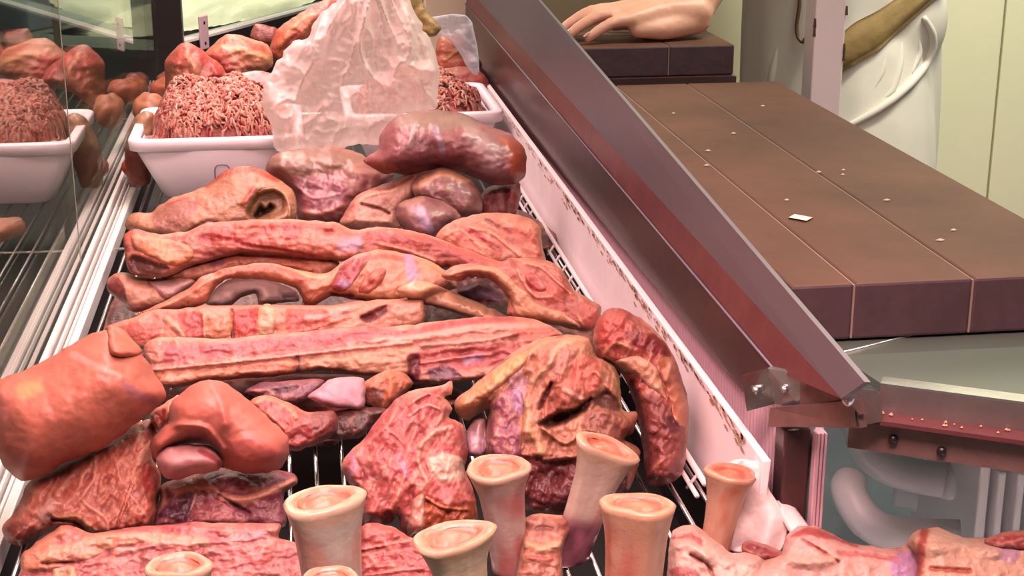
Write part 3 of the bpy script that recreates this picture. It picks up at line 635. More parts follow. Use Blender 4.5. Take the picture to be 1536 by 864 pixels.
def mince(label, cx, cy, rx, ry, z0, h, seed, n=3300):
    rs = np.random.RandomState(seed); g = np.linspace(-1, 1, 44); X, Y = np.meshgrid(g, g); P = np.c_[X.ravel(), Y.ravel()]
    d = np.maximum(0, 1 - np.abs(P[:, 0]) ** 2.6 - np.abs(P[:, 1]) ** 2.6) ** .5
    def zat(p): dd = np.maximum(0, 1 - np.abs(p[:, 0]) ** 2.6 - np.abs(p[:, 1]) ** 2.6) ** .5; return z0 + h * dd * (1 + .30 * fbm(p * 2.2, seed, 2))
    V = [np.c_[cx + P[:, 0] * rx, cy + P[:, 1] * ry, zat(P) - .003]]; F = [np.array([(i * 44 + j, i * 44 + j + 1, (i + 1) * 44 + j + 1, (i + 1) * 44 + j) for i in range(43) for j in range(43)])]
    Cc = [np.tile((216, 112, 98), (len(P), 1)) * (1 + .2 * fbm(P * 9, seed, 2))[:, None]]; off = len(P)
    for k in range(n):
        q = rs.uniform(-.97, .97, 2); p = [q]; a = rs.uniform(0, 6.28)
        for s in range(4): a += rs.normal(0, 1.2); p.append(p[-1] + .030 * np.array([math.cos(a), math.sin(a)]))
        p = np.array(p); z = zat(p) + .0025 * np.sin(np.linspace(0, 3.1, 5)) + rs.uniform(-.001, .005)
        v, f = tubegeo(np.c_[cx + p[:, 0] * rx, cy + p[:, 1] * ry, z], np.array([.0012, .0021, .0024, .0021, .0012]) * rs.uniform(.7, 1.25), 5)
        V.append(v); F.append(np.array(f) + off); off += len(v)
        base = np.array([(234, 138, 120), (244, 168, 148), (210, 98, 86), (238, 150, 128), (250, 196, 174)][rs.choice(5, p=[.3, .25, .18, .19, .08])]); Cc.append(np.tile(base * rs.uniform(.9, 1.08), (len(v), 1)))
    A = np.clip(lin(np.clip(np.concatenate(Cc), 5, 250)) / TINT * ALB * .8, 0, .9)
    return tag(fromnp('minced_meat', np.concatenate(V), np.concatenate(F), M_MEAT, None, A), label, 'mince', None, 'stuff')
mince('heap of pink minced meat filling the left white tub', -.100, 2.155, .093, .099, .076, .064, 2)
mince('heap of minced meat in the tub behind the plastic bag',   .188, 2.293, .092, .105, .076, .045, 6, 1500)
F9, F10 = (0, 0), (380, 0)
# crumpled clear bag
def crumple(P, soft):
    th = np.arctan2(P[:, 0] - 545, P[:, 1] + 120); rad = np.hypot(P[:, 0] - 545, P[:, 1] + 120) / 100
    rd = lambda a, b, s, w: (1 - np.minimum(1, np.abs(fbm(np.c_[a, b], s, 2)) * w)) ** 2
    big = rd(th * 4.2, rad * .8, 2, 2.2); mid = rd(th * 9, rad * 1.5, 5, 2.4); small = rd(P[:, 0] / 20, P[:, 1] / 26, 6, 2.6)
    return soft * (.022 * big + .012 * mid + .0045 * small + .016 * fbm(P / 60, 4, 2) - .010)
bag = blob('plastic_bag', F10, [(45, 400), (90, 300), (180, 190), (245, 170), (285, 80), (370, 5), (420, -70), (560, -100), (690, -70), (720, 60), (800, 175), (830, 320), (832, 470), (760, 500), (680, 520), (610, 590), (560, 650), (470, 655), (380, 670), (330, 690), (308, 712), (280, 670), (190, 690), (100, 672), (80, 560), (35, 480)], (230, 215, 205), 236, Y=1.985, tilt=6, T=.045, r=26, back=.05, rel=.004, m=M_BAG, g=2.2, jit=3, fold=crumple,
    label='crumpled clear plastic bag bunched up between the tub and the wrapped meat', cat='plastic bag')
blob('loose_film', F10, [(790, 80), (960, 70), (1000, 180), (1020, 320), (985, 330), (900, 200), (820, 140)], (200, 205, 215), 110, Y=2.12, tilt=5, T=.003, back=.002, m=M_FLAP, label='bluish strip of clear film beside the top of the steel rail', cat='film', fold=lambda P, s: .006 * fbm(P / 14, 3, 2) * s)
blob('ochre_paper', F10, [(610, -60), (720, -60), (790, 60), (850, 130), (800, 170), (720, 130), (660, 70)], (196, 160, 92), 55, Y=2.06, tilt=8, T=.006, back=.004, grain=(60, .15), m=M_MEAT, label='ochre sheet of paper sticking up behind the plastic bag', cat='paper', fold=lambda P, s: .006 * fbm(P / 20, 5, 2) * s)
# ================================================================== marrow bones
def bone(name, top, Y, rpx, rot_, L_, lean, col, stain, label, flare=1.18, squash=.86, low=.9, seed=1, dark=None, tilt_top=(0, 0)):
    """top = pixel of the sawn face's middle, Y = its depth; lean = (dx, dy) of the foot; children: sawn_rim, marrow"""
    c = at_y(*top, Y); R = rpx / FPX * ((c - CAMP) @ V_F); n, k = 26, 40; V = []; Cc = []
    foot = c + np.array([lean[0], lean[1], -L_]); ax = (c - foot) / np.linalg.norm(c - foot)
    ex = np.array([math.cos(rot_), math.sin(rot_), 0]); ex = ex - ax * (ex @ ax); ex /= np.linalg.norm(ex); ey = np.cross(ax, ex)
    th = np.arange(k) * 2 * np.pi / k
    wob = 1 + .07 * np.sin(2 * th + seed) + .05 * np.sin(3 * th + 2 * seed) + .025 * np.sin(5 * th + seed)
    tt = ax + ex * tilt_top[0] + ey * tilt_top[1]
    for i in range(n):
        t = i / (n - 1); p = foot + (c - foot) * t
        s = (low + (1 - low) * t ** 2) * (1 + (flare - 1) * max(0, (t - .72) / .28) ** 1.6) / flare * (1 - .05 * math.sin(math.pi * t))
        wv = 1 + (wob - 1) * (.5 + .6 * t); nn = fbm(np.c_[th * 3, np.full(k, t * 5)], seed, 2) * .02
        ring = p + (R * s * (wv + nn))[:, None] * (np.cos(th)[:, None] * ex + squash * np.sin(th)[:, None] * ey)
        if t > .75: ring = ring + ax * (((ring - p) @ (ex * tilt_top[0] + ey * tilt_top[1])) * ((t - .75) / .25))[:, None]
        V.append(ring)
        m_ = sstep(.5 + 1.3 * fbm(np.c_[th * 1.2 + seed, np.full(k, t * 2.5)], seed + 2, 2) - 1.1 * (t - .45) - .15)[:, None]
        cc = np.array(col) * (1 - m_ * .75) + np.array(stain) * m_ * .75
        cc = cc * (1 + .05 * fbm(np.c_[th * 8, np.full(k, t * 4)], seed + 3, 2))[:, None]
        if t > .9: cc = cc * .55 + np.array((245, 185, 145)) * .45
        if dark is not None: q = sstep((dark - t) / .12 + .5); cc = cc * (1 - q) + np.array((150, 85, 100)) * (1 + .3 * fbm(np.c_[th * 3, np.full(k, t * 9)], seed, 2))[:, None] * q
        Cc.append(cc)
    top_ring = V[-1]; cen = top_ring.mean(0)
    V.append(cen + (top_ring - cen) * .93 + ax * .0012); Cc.append(np.tile((246, 188, 150), (k, 1)))
    V = np.concatenate(V); Cc = np.concatenate(Cc); n += 1
    F = [(i * k + j, i * k + (j + 1) % k, (i + 1) * k + (j + 1) % k, (i + 1) * k + j) for i in range(n - 1) for j in range(k)]
    V = np.concatenate([V, [foot]]); Cc = np.concatenate([Cc, [np.array(col)]]); zi = len(V) - 1
    F += [(j, zi, zi, (j + 1) % k) for j in range(0)]
    alb = lambda c_: np.clip(lin(np.clip(c_, 5, 250)) / TINT * ALB * .8, .005, .9)
    F += [(j, (j + 1) % k, zi, zi) for j in range(0)]
    V[:, 2] = np.maximum(V[:, 2], .001)
    o = fromnp(name, V[:-1], F, M_BONE, None, alb(Cc[:-1])); tag(o, label, 'bone')
    def cap(nm, s0, rr, dz, cf, sd):
        V = []; C2 = []
        for q in rr:
            ring = cen + (top_ring - cen) * q + ax * dz(q); ring = ring + ax[None] * (.0007 * fbm((ring[:, :2] - cen[:2]) * 160, sd, 2) * (.08 < q < .9))[:, None]; V.append(ring)
            C2.append(cf(q) * (1 + .10 * fbm((ring[:, :2] - cen[:2]) * 180, sd + 1, 2))[:, None])
        V = np.concatenate(V); C2 = np.concatenate(C2); N = len(rr)
        return fromnp(nm, V, [(i * k + j, i * k + (j + 1) % k, (i + 1) * k + (j + 1) % k, (i + 1) * k + j) for i in range(N - 1) for j in range(k)], M_BONE, o, alb(C2))
    rim_c = lambda q: np.tile(np.array((246, 180, 146)) * sstep((q - .74) / .2) + np.array((238, 146, 116)) * (1 - sstep((q - .74) / .2)), (k, 1))
    cap('sawn_rim', 0, (.935, .87, .78, .70, .62), lambda q: .0012 - .0018 * (q < .65), rim_c, seed)
    cap('marrow', 0, (.64, .52, .40, .28, .15, .01), lambda q: -.0006 - .0022 * math.sin(math.pi * min(1, (1 - q / .64) * 2.2)) * (q > .3) + .0012 * (1 - q), lambda q: np.tile(np.array((224, 112, 86)) * (q / .64) + np.array((244, 160, 128)) * (1 - q / .64), (k, 1)), seed + 5)
    return o
PINK, CREAM = (222, 120, 105), (226, 205, 184)
bone('marrow_bone', (484, 750), .88, 60, .2, .098, (.006, -.004), (222, 204, 186), (228, 150, 135), 'wide cream marrow bone at the front, left of the others', 1.12, .92, .84, 1)
bone('marrow_bone', (746, 702), .95, 52, -.1, .081, (.010, .004), (228, 190, 178), (210, 105, 105), 'pale upright marrow bone with pink sides standing behind the short orange-topped bone', 1.2, .80, .70, 4)
bone('marrow_bone', (912, 671), .965, 54, .3, .094, (-.032, -.005), (236, 200, 180), (224, 140, 120), 'tall leaning bone with purple flesh around its lower end', 1.3, .6, .78, 2, dark=.45, tilt_top=(-.1, .25))
bone('marrow_bone', (958, 757), .86, 56, .1, .091, (-.004, -.006), (238, 175, 145), (226, 110, 90), 'orange-pink marrow bone with a ragged rim in front of the tall leaning bone', 1.12, .86, .88, 3)
bone('marrow_bone', (1097, 709), .95, 43, .2, .066, (-.012, -.004), (240, 178, 150), (222, 105, 85), 'narrow orange bone leaning against the white sheet beside the rear panel', 1.15, .9, .66, 6)
bone('marrow_bone', (679, 805), .84, 62, .15, .086, (.012, .004), (236, 212, 176), (236, 170, 135), 'short bone with a broad orange sawn face at the bottom edge', 1.25, .72, .72, 7, tilt_top=(-.06, .05))
bone('marrow_bone', (268, 848), .86, 47, .0, .070, (0, 0), (230, 190, 165), (225, 150, 130), 'bone ring rising in front of the pink slab at the lower left', 1.1, .9, .9, 8)
bone('marrow_bone', (497, 866), .82, 40, .0, .076, (0, 0), (230, 190, 165), (225, 150, 130), 'bone just showing its orange top at the bottom edge below the wide cream bone', 1.1, .9, .9, 9)
# white sheet crumpled at the near end of the rear panel
def sheetfold(P, s): return s * (.010 * np.abs(vnoise(np.c_[P @ (.96, .28) / 26, P @ (-.28, .96) / 90], 3)) - .004)
blob('white_sheet', (1024, 576), [(210, 350), (330, 345), (380, 360), (375, 440), (420, 520), (480, 600), (470, 680), (430, 760), (300, 760), (200, 740), (170, 560)], (232, 196, 190), 826, Y=.945, tilt=25, yaw=-25, T=.004, back=.004, grain=(70, .1), rel=.001, m=M_SHEET, jit=.6, fold=sheetfold, label='creased white sheet hanging at the near end of the rear panel behind a bone', cat='sheet')
blob('white_sheet', (1024, 576), [(415, 530), (480, 525), (560, 630), (620, 700), (600, 740), (500, 690), (440, 600)], (236, 205, 205), 810, Y=.93, tilt=60, T=.004, back=.006, grain=(40, .1), rel=.001, m=M_SHEET, jit=.6, label='small white corner piece beside the foot of the corner post', cat='sheet')
# ================================================================== the meat, front to back
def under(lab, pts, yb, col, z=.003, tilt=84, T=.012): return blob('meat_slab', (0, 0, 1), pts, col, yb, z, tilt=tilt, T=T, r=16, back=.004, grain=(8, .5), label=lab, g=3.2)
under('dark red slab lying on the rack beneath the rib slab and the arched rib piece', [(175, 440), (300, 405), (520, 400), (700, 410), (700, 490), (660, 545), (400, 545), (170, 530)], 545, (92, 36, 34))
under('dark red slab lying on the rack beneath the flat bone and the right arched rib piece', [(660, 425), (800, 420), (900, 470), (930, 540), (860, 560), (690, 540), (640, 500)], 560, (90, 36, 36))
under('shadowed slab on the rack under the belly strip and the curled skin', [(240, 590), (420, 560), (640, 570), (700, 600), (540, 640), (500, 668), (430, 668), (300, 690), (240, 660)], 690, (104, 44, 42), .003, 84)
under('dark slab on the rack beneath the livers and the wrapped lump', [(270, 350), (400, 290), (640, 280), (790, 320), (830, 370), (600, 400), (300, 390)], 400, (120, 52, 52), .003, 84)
f1, f2, f3, f4, f5, f6, f7, f8, f9, f11, f13 = (0, 576), (400, 576), (700, 576), (1024, 576), (0, 400), (150, 288), (520, 288), (560, 400), (0, 0), (150, 150), (500, 150, 380 / 995)
FAT, PFAT, RED, DEEP, LIL, TAN = (238, 168, 138), (243, 185, 165), (200, 84, 78), (128, 48, 52), (190, 140, 170), (214, 150, 118)
blob('meat_slab', f1, [(100, 770), (180, 700), (270, 640), (330, 640), (420, 672), (560, 650), (700, 636), (880, 622), (1060, 625), (1240, 625), (1265, 650), (1260, 690), (1330, 715), (1380, 790), (1400, 864), (1410, 960), (100, 960), (92, 840)], (200, 106, 104), 896, 0, tilt=50, T=.020, r=12, grain=(4, .55), marks=[
    ('p', [(100, 770), (180, 700), (270, 640), (320, 660), (250, 740), (330, 800), (110, 850)], (226, 138, 108), .002),
    ('l', [(190, 780), (330, 735), (480, 690), (640, 690), (760, 700), (920, 712)], FAT, 46, .003),
    ('l', [(480, 742), (620, 740), (760, 716), (900, 716)], (240, 175, 160), 9, .001),
    ('l', [(380, 800), (200, 806)], (150, 70, 60), 8, -.004), ('l', [(560, 650), (760, 640), (1000, 660)], (222, 130, 118), 10, .001),
    ('l', [(900, 735), (1000, 740), (1100, 720), (1250, 690)], (226, 140, 135), 9, -.002)],
    kids=[dict(name='silver_skin', outline=[(975, 692), (1080, 648), (1200, 660), (1250, 690), (1120, 715), (1000, 718)], col=(205, 138, 142), T=.002),
          dict(name='bone_end', outline=[(245, 830), (340, 815), (360, 864), (350, 900), (250, 900)], col=(226, 178, 122), T=.004),
          dict(name='fat_edge', outline=[(110, 840), (200, 780), (340, 735), (500, 690), (640, 682), (660, 715), (500, 750), (390, 800), (200, 812)], col=(236, 160, 130), T=.003)],
    label='long flat pink meat slab with a fat edge along the lower left corner')
blob('meat_piece', f1, [(10, 640), (60, 580), (95, 520), (130, 440), (240, 375), (380, 300), (500, 245), (600, 180), (680, 160), (705, 230), (690, 330), (722, 400), (718, 480), (690, 640), (560, 680), (430, 690), (350, 660), (240, 660), (150, 705), (100, 732), (50, 722), (18, 690)], (203, 106, 86), 800, .012, tilt=46, T=.028, r=26, back=.05, grain=(62, .6), marks=[
    ('l', [(430, 330), (420, 430), (370, 520), (470, 600), (485, 660)], (236, 160, 135), 15, .002), ('l', [(510, 330), (535, 430), (500, 520)], (232, 150, 125), 10, .001),
    ('l', [(350, 400), (300, 430), (270, 500)], (232, 150, 128), 11, .001), ('l', [(620, 380), (590, 450), (560, 540), (520, 650)], (190, 80, 66), 12, -.003),
    ('p', [(18, 650), (100, 620), (190, 660), (150, 730), (50, 730)], (140, 62, 48), 0, 8), ('p', [(170, 600), (220, 520), (262, 535), (225, 612), (190, 630)], (236, 172, 158), .002),
    ('l', [(225, 575), (270, 600), (340, 590), (400, 640), (440, 668)], (196, 132, 96), 24, .003), ('l', [(240, 610), (330, 618), (380, 652)], (96, 46, 34), 11, -.006),
    ('p', [(640, 370), (700, 380), (720, 440), (670, 490), (630, 440)], (192, 66, 58), -.002), ('l', [(560, 480), (600, 520), (660, 600)], (238, 165, 140), 8, .001)],
    kids=[dict(name='fat_seam', outline=[(600, 330), (655, 255), (685, 245), (690, 320), (640, 390), (600, 470), (560, 560), (530, 640), (505, 650), (545, 540), (575, 430)], col=(228, 142, 116), T=.003)],
    label='red muscle chunk with white sinew streaks under the large orange skin joint')
blob('meat_block', f1, [(695, 615), (718, 520), (715, 460), (780, 430), (880, 405), (960, 375), (1080, 380), (1200, 385), (1320, 400), (1340, 450), (1280, 490), (1285, 640), (1180, 650), (1000, 650), (850, 650), (700, 650)], (134, 62, 76), 792, .008, tilt=48, T=.022, r=16, grain=(20, .35), marks=[
    ('p', [(770, 470), (880, 412), (950, 420), (985, 490), (880, 480), (800, 500)], (222, 142, 120), .004), ('l', [(985, 500), (1060, 545), (1120, 580)], (70, 26, 34), 10, -.005),
    ('l', [(1000, 510), (1110, 520), (1220, 480), (1320, 440)], (228, 152, 122), 34, .004), ('l', [(885, 490), (870, 540), (842, 600)], (228, 180, 170), 7, .002),
    ('p', [(720, 600), (730, 560), (860, 520), (850, 610)], (92, 40, 58), 0), ('p', [(1090, 560), (1270, 520), (1270, 620), (1150, 620)], (150, 76, 84), 0), ('l', [(730, 450), (740, 520), (715, 570)], (226, 150, 125), 24, .002)],
    kids=[dict(name='muscle', outline=[(938, 432), (1050, 396), (1150, 440), (1165, 480), (1060, 500), (970, 468)], col=(186, 92, 96), T=.004),
          dict(name='cut_face', outline=[(895, 492), (1010, 530), (1110, 595), (1120, 625), (860, 622)], col=(166, 78, 88), T=.003)],
    label='dark purple-red meat block with a fat band beneath the folded skin piece')
blob('skin_joint', f5, [(-30, 530), (0, 505), (120, 460), (240, 400), (320, 350), (420, 300), (500, 285), (560, 320), (640, 395), (690, 470), (745, 560), (742, 600), (680, 655), (600, 715), (520, 780), (420, 835), (300, 880), (180, 945), (95, 965), (20, 900), (-30, 800), (-60, 650)], (216, 122, 100), 733, .045, tilt=20, T=.060, r=80, back=.055, grain=(-25, .12), rel=.0012, m=M_SKIN, marks=[
    ('l', [(330, 400), (420, 455), (530, 505)], (236, 155, 138), 30, .001), ('p', [(90, 540), (180, 515), (200, 560), (110, 590)], (220, 158, 108), 0, 14), ('l', [(560, 540), (630, 590), (690, 600)], (196, 120, 122), 40, 0),  # yellow patch is a glimmer painted into the skin colour
    ('l', [(20, 560), (35, 640), (30, 700)], (232, 138, 122), 30, .001), ('l', [(560, 390), (640, 400), (700, 490), (740, 575)], (222, 118, 98), 18, .003), ('l', [(280, 560), (330, 640)], (226, 140, 112), 18, 0), ('l', [(60, 820), (200, 880), (330, 850)], (190, 96, 82), 60, 0)],  # last stroke darkens the bottom, rounded shading put into the colour
    kids=[dict(name='skin_flap', outline=[(482, 285), (505, 268), (560, 290), (610, 345), (642, 385), (600, 405), (530, 412), (492, 390)], col=(226, 122, 98), T=.010, lift=.004, m=M_SKIN)],
    label='large rounded joint covered with smooth orange skin at the left edge', cat='pork joint')
blob('skin_fold', f1, [(672, 275), (690, 235), (755, 180), (765, 100), (800, 50), (870, 0), (940, -22), (1010, -5), (1090, 50), (1150, 100), (1230, 170), (1290, 235), (1303, 310), (1270, 372), (1200, 397), (1100, 402), (1020, 380), (985, 345), (960, 300), (900, 272), (800, 280), (745, 310), (730, 360), (700, 345), (680, 315)], (216, 118, 100), 712, .05, tilt=22, T=.044, r=40, back=.02, grain=(40, .1), rel=.001, m=M_SKIN, marks=[
    ('l', [(760, 190), (830, 185), (930, 200), (1000, 290)], (226, 128, 112), 26, .006), ('l', [(745, 300), (820, 255), (900, 250), (980, 310)], (196, 112, 106), 34, -.004), ('l', [(960, 10), (1000, 100), (1010, 180)], (224, 120, 106), 40, .003), ('p', [(1020, 250), (1150, 220), (1260, 300), (1200, 370), (1060, 360)], (220, 112, 100), .003)],
    kids=[],
    label='curled piece of smooth pink skin folded over a hollow in the front', cat='pork skin')
blob('skin_lobe', f1, [(706, 330), (745, 285), (850, 270), (950, 285), (1000, 345), (980, 388), (880, 408), (800, 434), (738, 416), (710, 378)], (226, 152, 150), 718, .055, tilt=25, T=.028, r=26, back=.03, grain=(0, .1), rel=.0008, m=M_SKIN, label='pale pink rounded lobe tucked in the hollow of the curled skin', cat='pork skin', marks=[('l', [(900, 300), (970, 340), (985, 360)], (178, 82, 84), 22, -.002)])
blob('meat_offcut', f1, [(1120, 90), (1200, 48), (1300, 85), (1390, 130), (1500, 120), (1520, 210), (1420, 275), (1320, 300), (1240, 240)], (188, 84, 78), 680, .03, tilt=42, T=.024, grain=(30, .4), marks=[('l', [(1140, 90), (1200, 62), (1290, 95), (1330, 150)], (234, 150, 118), 26, .003), ('p', [(1400, 140), (1510, 125), (1510, 220), (1420, 250)], (140, 66, 60), 0), ('l', [(1200, 130), (1280, 200), (1290, 260)], (216, 120, 100), 24, .003)],
    label='small red offcut with an orange fat rim right of the curled skin')
blob('fat_trimming', f1, [(676, 140), (700, 110), (740, 85), (800, 45), (800, 100), (750, 180), (712, 215), (684, 180)], (232, 148, 118), 650, .07, tilt=40, T=.014, grain=(60, .3), marks=[('p', [(690, 130), (740, 110), (745, 170), (705, 190)], (176, 62, 54), -.004)], label='small yellowish fat trimming wedged between the two skin pieces')
blob('meat_piece', f2, [(335, 370), (368, 310), (430, 250), (480, 180), (540, 112), (590, 60), (680, 20), (780, 8), (832, -15), (832, 40), (802, 60), (838, 110), (822, 150), (892, 190), (905, 330), (890, 380), (930, 470), (950, 600), (900, 680), (700, 690), (640, 685), (600, 640), (588, 590), (545, 625), (440, 632), (418, 520), (370, 450)], (199, 94, 90), 806, .004, tilt=44, T=.032, r=30, back=.05, grain=(60, .55), rel=.0036, marks=[
    ('p', [(725, 340), (800, 310), (885, 350), (870, 425), (790, 440), (735, 400)], (243, 192, 168), .004), ('l', [(690, 280), (760, 215), (830, 195)], (238, 170, 148), 22, .003), ('l', [(590, 70), (555, 180), (430, 285), (350, 360)], (226, 130, 122), 18, .004),
    ('l', [(620, 420), (580, 520), (560, 560)], (236, 150, 130), 22, .003), ('l', [(600, 330), (630, 410)], (204, 130, 148), 34, .001), ('p', [(425, 590), (560, 560), (540, 630), (440, 635)], (140, 50, 48), -.003),
    ('p', [(715, 500), (800, 540), (930, 530), (930, 640), (720, 650)], (178, 82, 48), -.004), ('l', [(720, 510), (790, 550), (900, 560)], (206, 112, 76), 12, .004), ('l', [(640, 100), (720, 50), (795, 70), (825, 120)], (232, 148, 130), 12, .004),
    ('l', [(640, 150), (720, 100), (790, 130), (760, 190)], (236, 160, 145), 10, .003), ('l', [(560, 230), (620, 290), (600, 350)], (176, 68, 70), 12, -.002), ('l', [(680, 90), (780, 30)], (182, 72, 72), 16, -.003), ('l', [(370, 300), (400, 360), (380, 420)], (206, 140, 160), 26, .001), ('l', [(700, 260), (680, 340), (720, 440)], (234, 160, 140), 18, .003)],
    kids=[dict(name='bone_tip', outline=[(630, 640), (655, 520), (708, 488), (712, 560), (702, 680), (640, 690)], col=(222, 152, 134), T=.008, m=M_BONE)],
    label='red meat chunk with marbled folds and a white fat patch in the middle front')
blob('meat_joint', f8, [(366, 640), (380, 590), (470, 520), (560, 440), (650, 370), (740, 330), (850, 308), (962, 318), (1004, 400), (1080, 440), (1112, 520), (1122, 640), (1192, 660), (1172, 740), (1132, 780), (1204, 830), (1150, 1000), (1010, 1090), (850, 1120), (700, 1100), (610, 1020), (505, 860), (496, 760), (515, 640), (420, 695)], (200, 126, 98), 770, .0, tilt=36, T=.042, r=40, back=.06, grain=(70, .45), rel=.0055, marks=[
    ('p', [(800, 350), (900, 370), (890, 450), (840, 510), (780, 440)], (208, 128, 112), .003), ('p', [(900, 440), (990, 410), (1030, 520), (930, 600), (880, 540)], (206, 98, 84), .003), ('p', [(760, 540), (860, 500), (960, 580), (870, 640), (770, 680)], (196, 108, 88), .002),
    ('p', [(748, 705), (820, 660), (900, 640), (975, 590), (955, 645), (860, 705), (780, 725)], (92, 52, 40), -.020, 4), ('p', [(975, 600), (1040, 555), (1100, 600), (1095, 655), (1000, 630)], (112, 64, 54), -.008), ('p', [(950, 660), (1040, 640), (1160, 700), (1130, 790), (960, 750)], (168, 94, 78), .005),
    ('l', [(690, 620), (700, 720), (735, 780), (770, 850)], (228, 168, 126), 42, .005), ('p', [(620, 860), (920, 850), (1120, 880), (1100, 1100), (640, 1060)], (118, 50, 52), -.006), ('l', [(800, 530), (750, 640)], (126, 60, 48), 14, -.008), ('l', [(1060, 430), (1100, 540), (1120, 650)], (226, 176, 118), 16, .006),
    ('l', [(720, 520), (800, 440), (830, 370), (900, 330)], (236, 176, 140), 26, .005), ('l', [(860, 560), (930, 600)], (238, 160, 140), 28, .004), ('l', [(700, 400), (760, 350), (850, 330), (950, 330)], (230, 160, 118), 20, .003), ('l', [(760, 720), (860, 790), (930, 740)], (212, 140, 112), 18, .006), ('l', [(770, 860), (880, 850)], (216, 150, 120), 20, .004), ('l', [(1000, 480), (1060, 560)], (222, 140, 110), 16, .004)],
    kids=[dict(name='fat_cap', outline=[(366, 645), (395, 582), (480, 512), (600, 420), (690, 380), (700, 430), (650, 490), (560, 560), (480, 650), (425, 692)], col=(236, 166, 112), T=.008),
          dict(name='muscle', outline=[(508, 700), (530, 620), (600, 555), (670, 560), (685, 640), (676, 760), (668, 880), (560, 880), (510, 800)], col=(164, 92, 108), T=.010, grain=(80, .7), marks=[('l', [(650, 540), (660, 640)], (196, 146, 178), 44, .001)]),
          dict(name='silver_skin', outline=[(600, 500), (670, 460), (705, 520), (690, 600), (640, 570)], col=(205, 150, 160), T=.004),
          dict(name='bone_end', outline=[(415, 760), (450, 690), (500, 680), (510, 760), (500, 850), (430, 850)], col=(214, 160, 178), T=.010, m=M_BONE)],
    label='big meat joint with torn flaps, fat cap and dark hollow behind the bones')
blob('meat_joint', f8, [(1004, 410), (990, 330), (1000, 260), (1040, 200), (1110, 190), (1200, 230), (1290, 310), (1350, 400), (1392, 520), (1418, 620), (1412, 800), (1392, 930), (1310, 985), (1230, 970), (1215, 850), (1190, 680), (1140, 520), (1080, 450)], (192, 88, 78), 735, .0, tilt=30, T=.034, r=24, back=.05, grain=(60, .6), rel=.005, marks=[
    ('p', [(1140, 300), (1270, 310), (1340, 400), (1250, 390), (1170, 350)], (148, 52, 52), .001), ('p', [(1010, 220), (1120, 205), (1140, 300), (1060, 380), (1010, 320)], (208, 88, 78), .002), ('p', [(1225, 600), (1330, 620), (1395, 720), (1390, 860), (1320, 960), (1240, 930)], (152, 72, 66), .004),
    ('p', [(1310, 660), (1370, 690), (1370, 740), (1310, 720)], (104, 44, 46), -.002), ('l', [(1040, 400), (1090, 350), (1160, 370)], (228, 150, 118), 18, .003), ('l', [(1230, 940), (1270, 880), (1330, 840)], (214, 130, 110), 10, .002), ('l', [(1160, 520), (1200, 640), (1225, 780)], (104, 40, 40), 26, -.006)],
    kids=[dict(name='fat_cap', outline=[(1080, 425), (1190, 405), (1270, 450), (1310, 560), (1330, 610), (1250, 560), (1180, 490), (1110, 470)], col=(236, 164, 132), T=.007),
          dict(name='skin_strip', outline=[(1262, 430), (1345, 410), (1400, 560), (1412, 720), (1350, 690), (1320, 570)], col=(222, 126, 92), T=.005, m=M_SKIN),
          dict(name='bone_end', outline=[(1205, 560), (1260, 535), (1300, 570), (1270, 615), (1215, 605)], col=(238, 156, 146), T=.006)],
    label='red meat joint with an orange skin strip leaning on the rear panel')
blob('belly_strip', f6, [(195, 705), (240, 660), (350, 650), (550, 660), (800, 640), (1000, 620), (1200, 605), (1300, 610), (1450, 590), (1600, 572), (1750, 560), (1900, 565), (2010, 592), (2090, 646), (2000, 690), (1900, 760), (1830, 830), (1660, 850), (1590, 860), (1430, 862), (1380, 832), (1270, 832), (1160, 822), (1000, 802), (900, 812), (780, 832), (600, 842), (480, 852), (300, 880), (235, 820)], (222, 134, 116), 592, .035, tilt=50, T=.020, r=10, back=.05, grain=(5, .7), marks=[
    ('l', [(330, 715), (520, 710), (700, 692), (1000, 662), (1200, 645), (1320, 640)], (202, 102, 104), 52, .001), ('l', [(300, 760), (560, 735), (860, 715), (1100, 690)], (206, 108, 106), 22, -.001), ('l', [(1330, 650), (1500, 612), (1700, 582), (1850, 580)], (200, 86, 86), 32, 0), ('l', [(1240, 672), (1500, 650), (1700, 615), (1900, 612)], (243, 168, 148), 40, .004),
    ('l', [(250, 800), (600, 765), (880, 735), (1180, 700), (1400, 680)], (246, 172, 150), 13, .004), ('p', [(880, 800), (900, 755), (1150, 722), (1390, 700), (1380, 825), (1160, 815)], (214, 150, 118), .003), ('l', [(260, 845), (500, 815), (860, 785)], (228, 132, 98), 60, .002), ('l', [(890, 745), (895, 830)], (150, 90, 110), 18, -.003),
    ('p', [(1420, 735), (1600, 705), (1880, 690), (1800, 780), (1600, 800), (1430, 800)], (202, 94, 92), -.003), ('l', [(1440, 770), (1600, 745), (1750, 730)], (234, 150, 138), 10, .003), ('l', [(1640, 760), (1700, 740)], (196, 140, 170), 34, 0), ('p', [(1380, 740), (1430, 735), (1430, 850), (1390, 840)], (126, 56, 62), -.004), ('l', [(1440, 690), (1700, 670), (1860, 640)], (240, 165, 145), 20, .004), ('p', [(1800, 620), (1990, 610), (2060, 650), (1950, 680), (1850, 650)], (214, 110, 92), .002), ('p', [(1470, 800), (1560, 785), (1620, 830), (1500, 850)], (120, 72, 86), -.004)],
    kids=[dict(name='fat_edge', outline=[(255, 868), (250, 812), (400, 795), (600, 778), (880, 748), (890, 800), (780, 828), (600, 838), (480, 848)], col=(230, 134, 98), T=.003)],
    label='long striped belly strip with a pale fat underside across the middle of the pile')
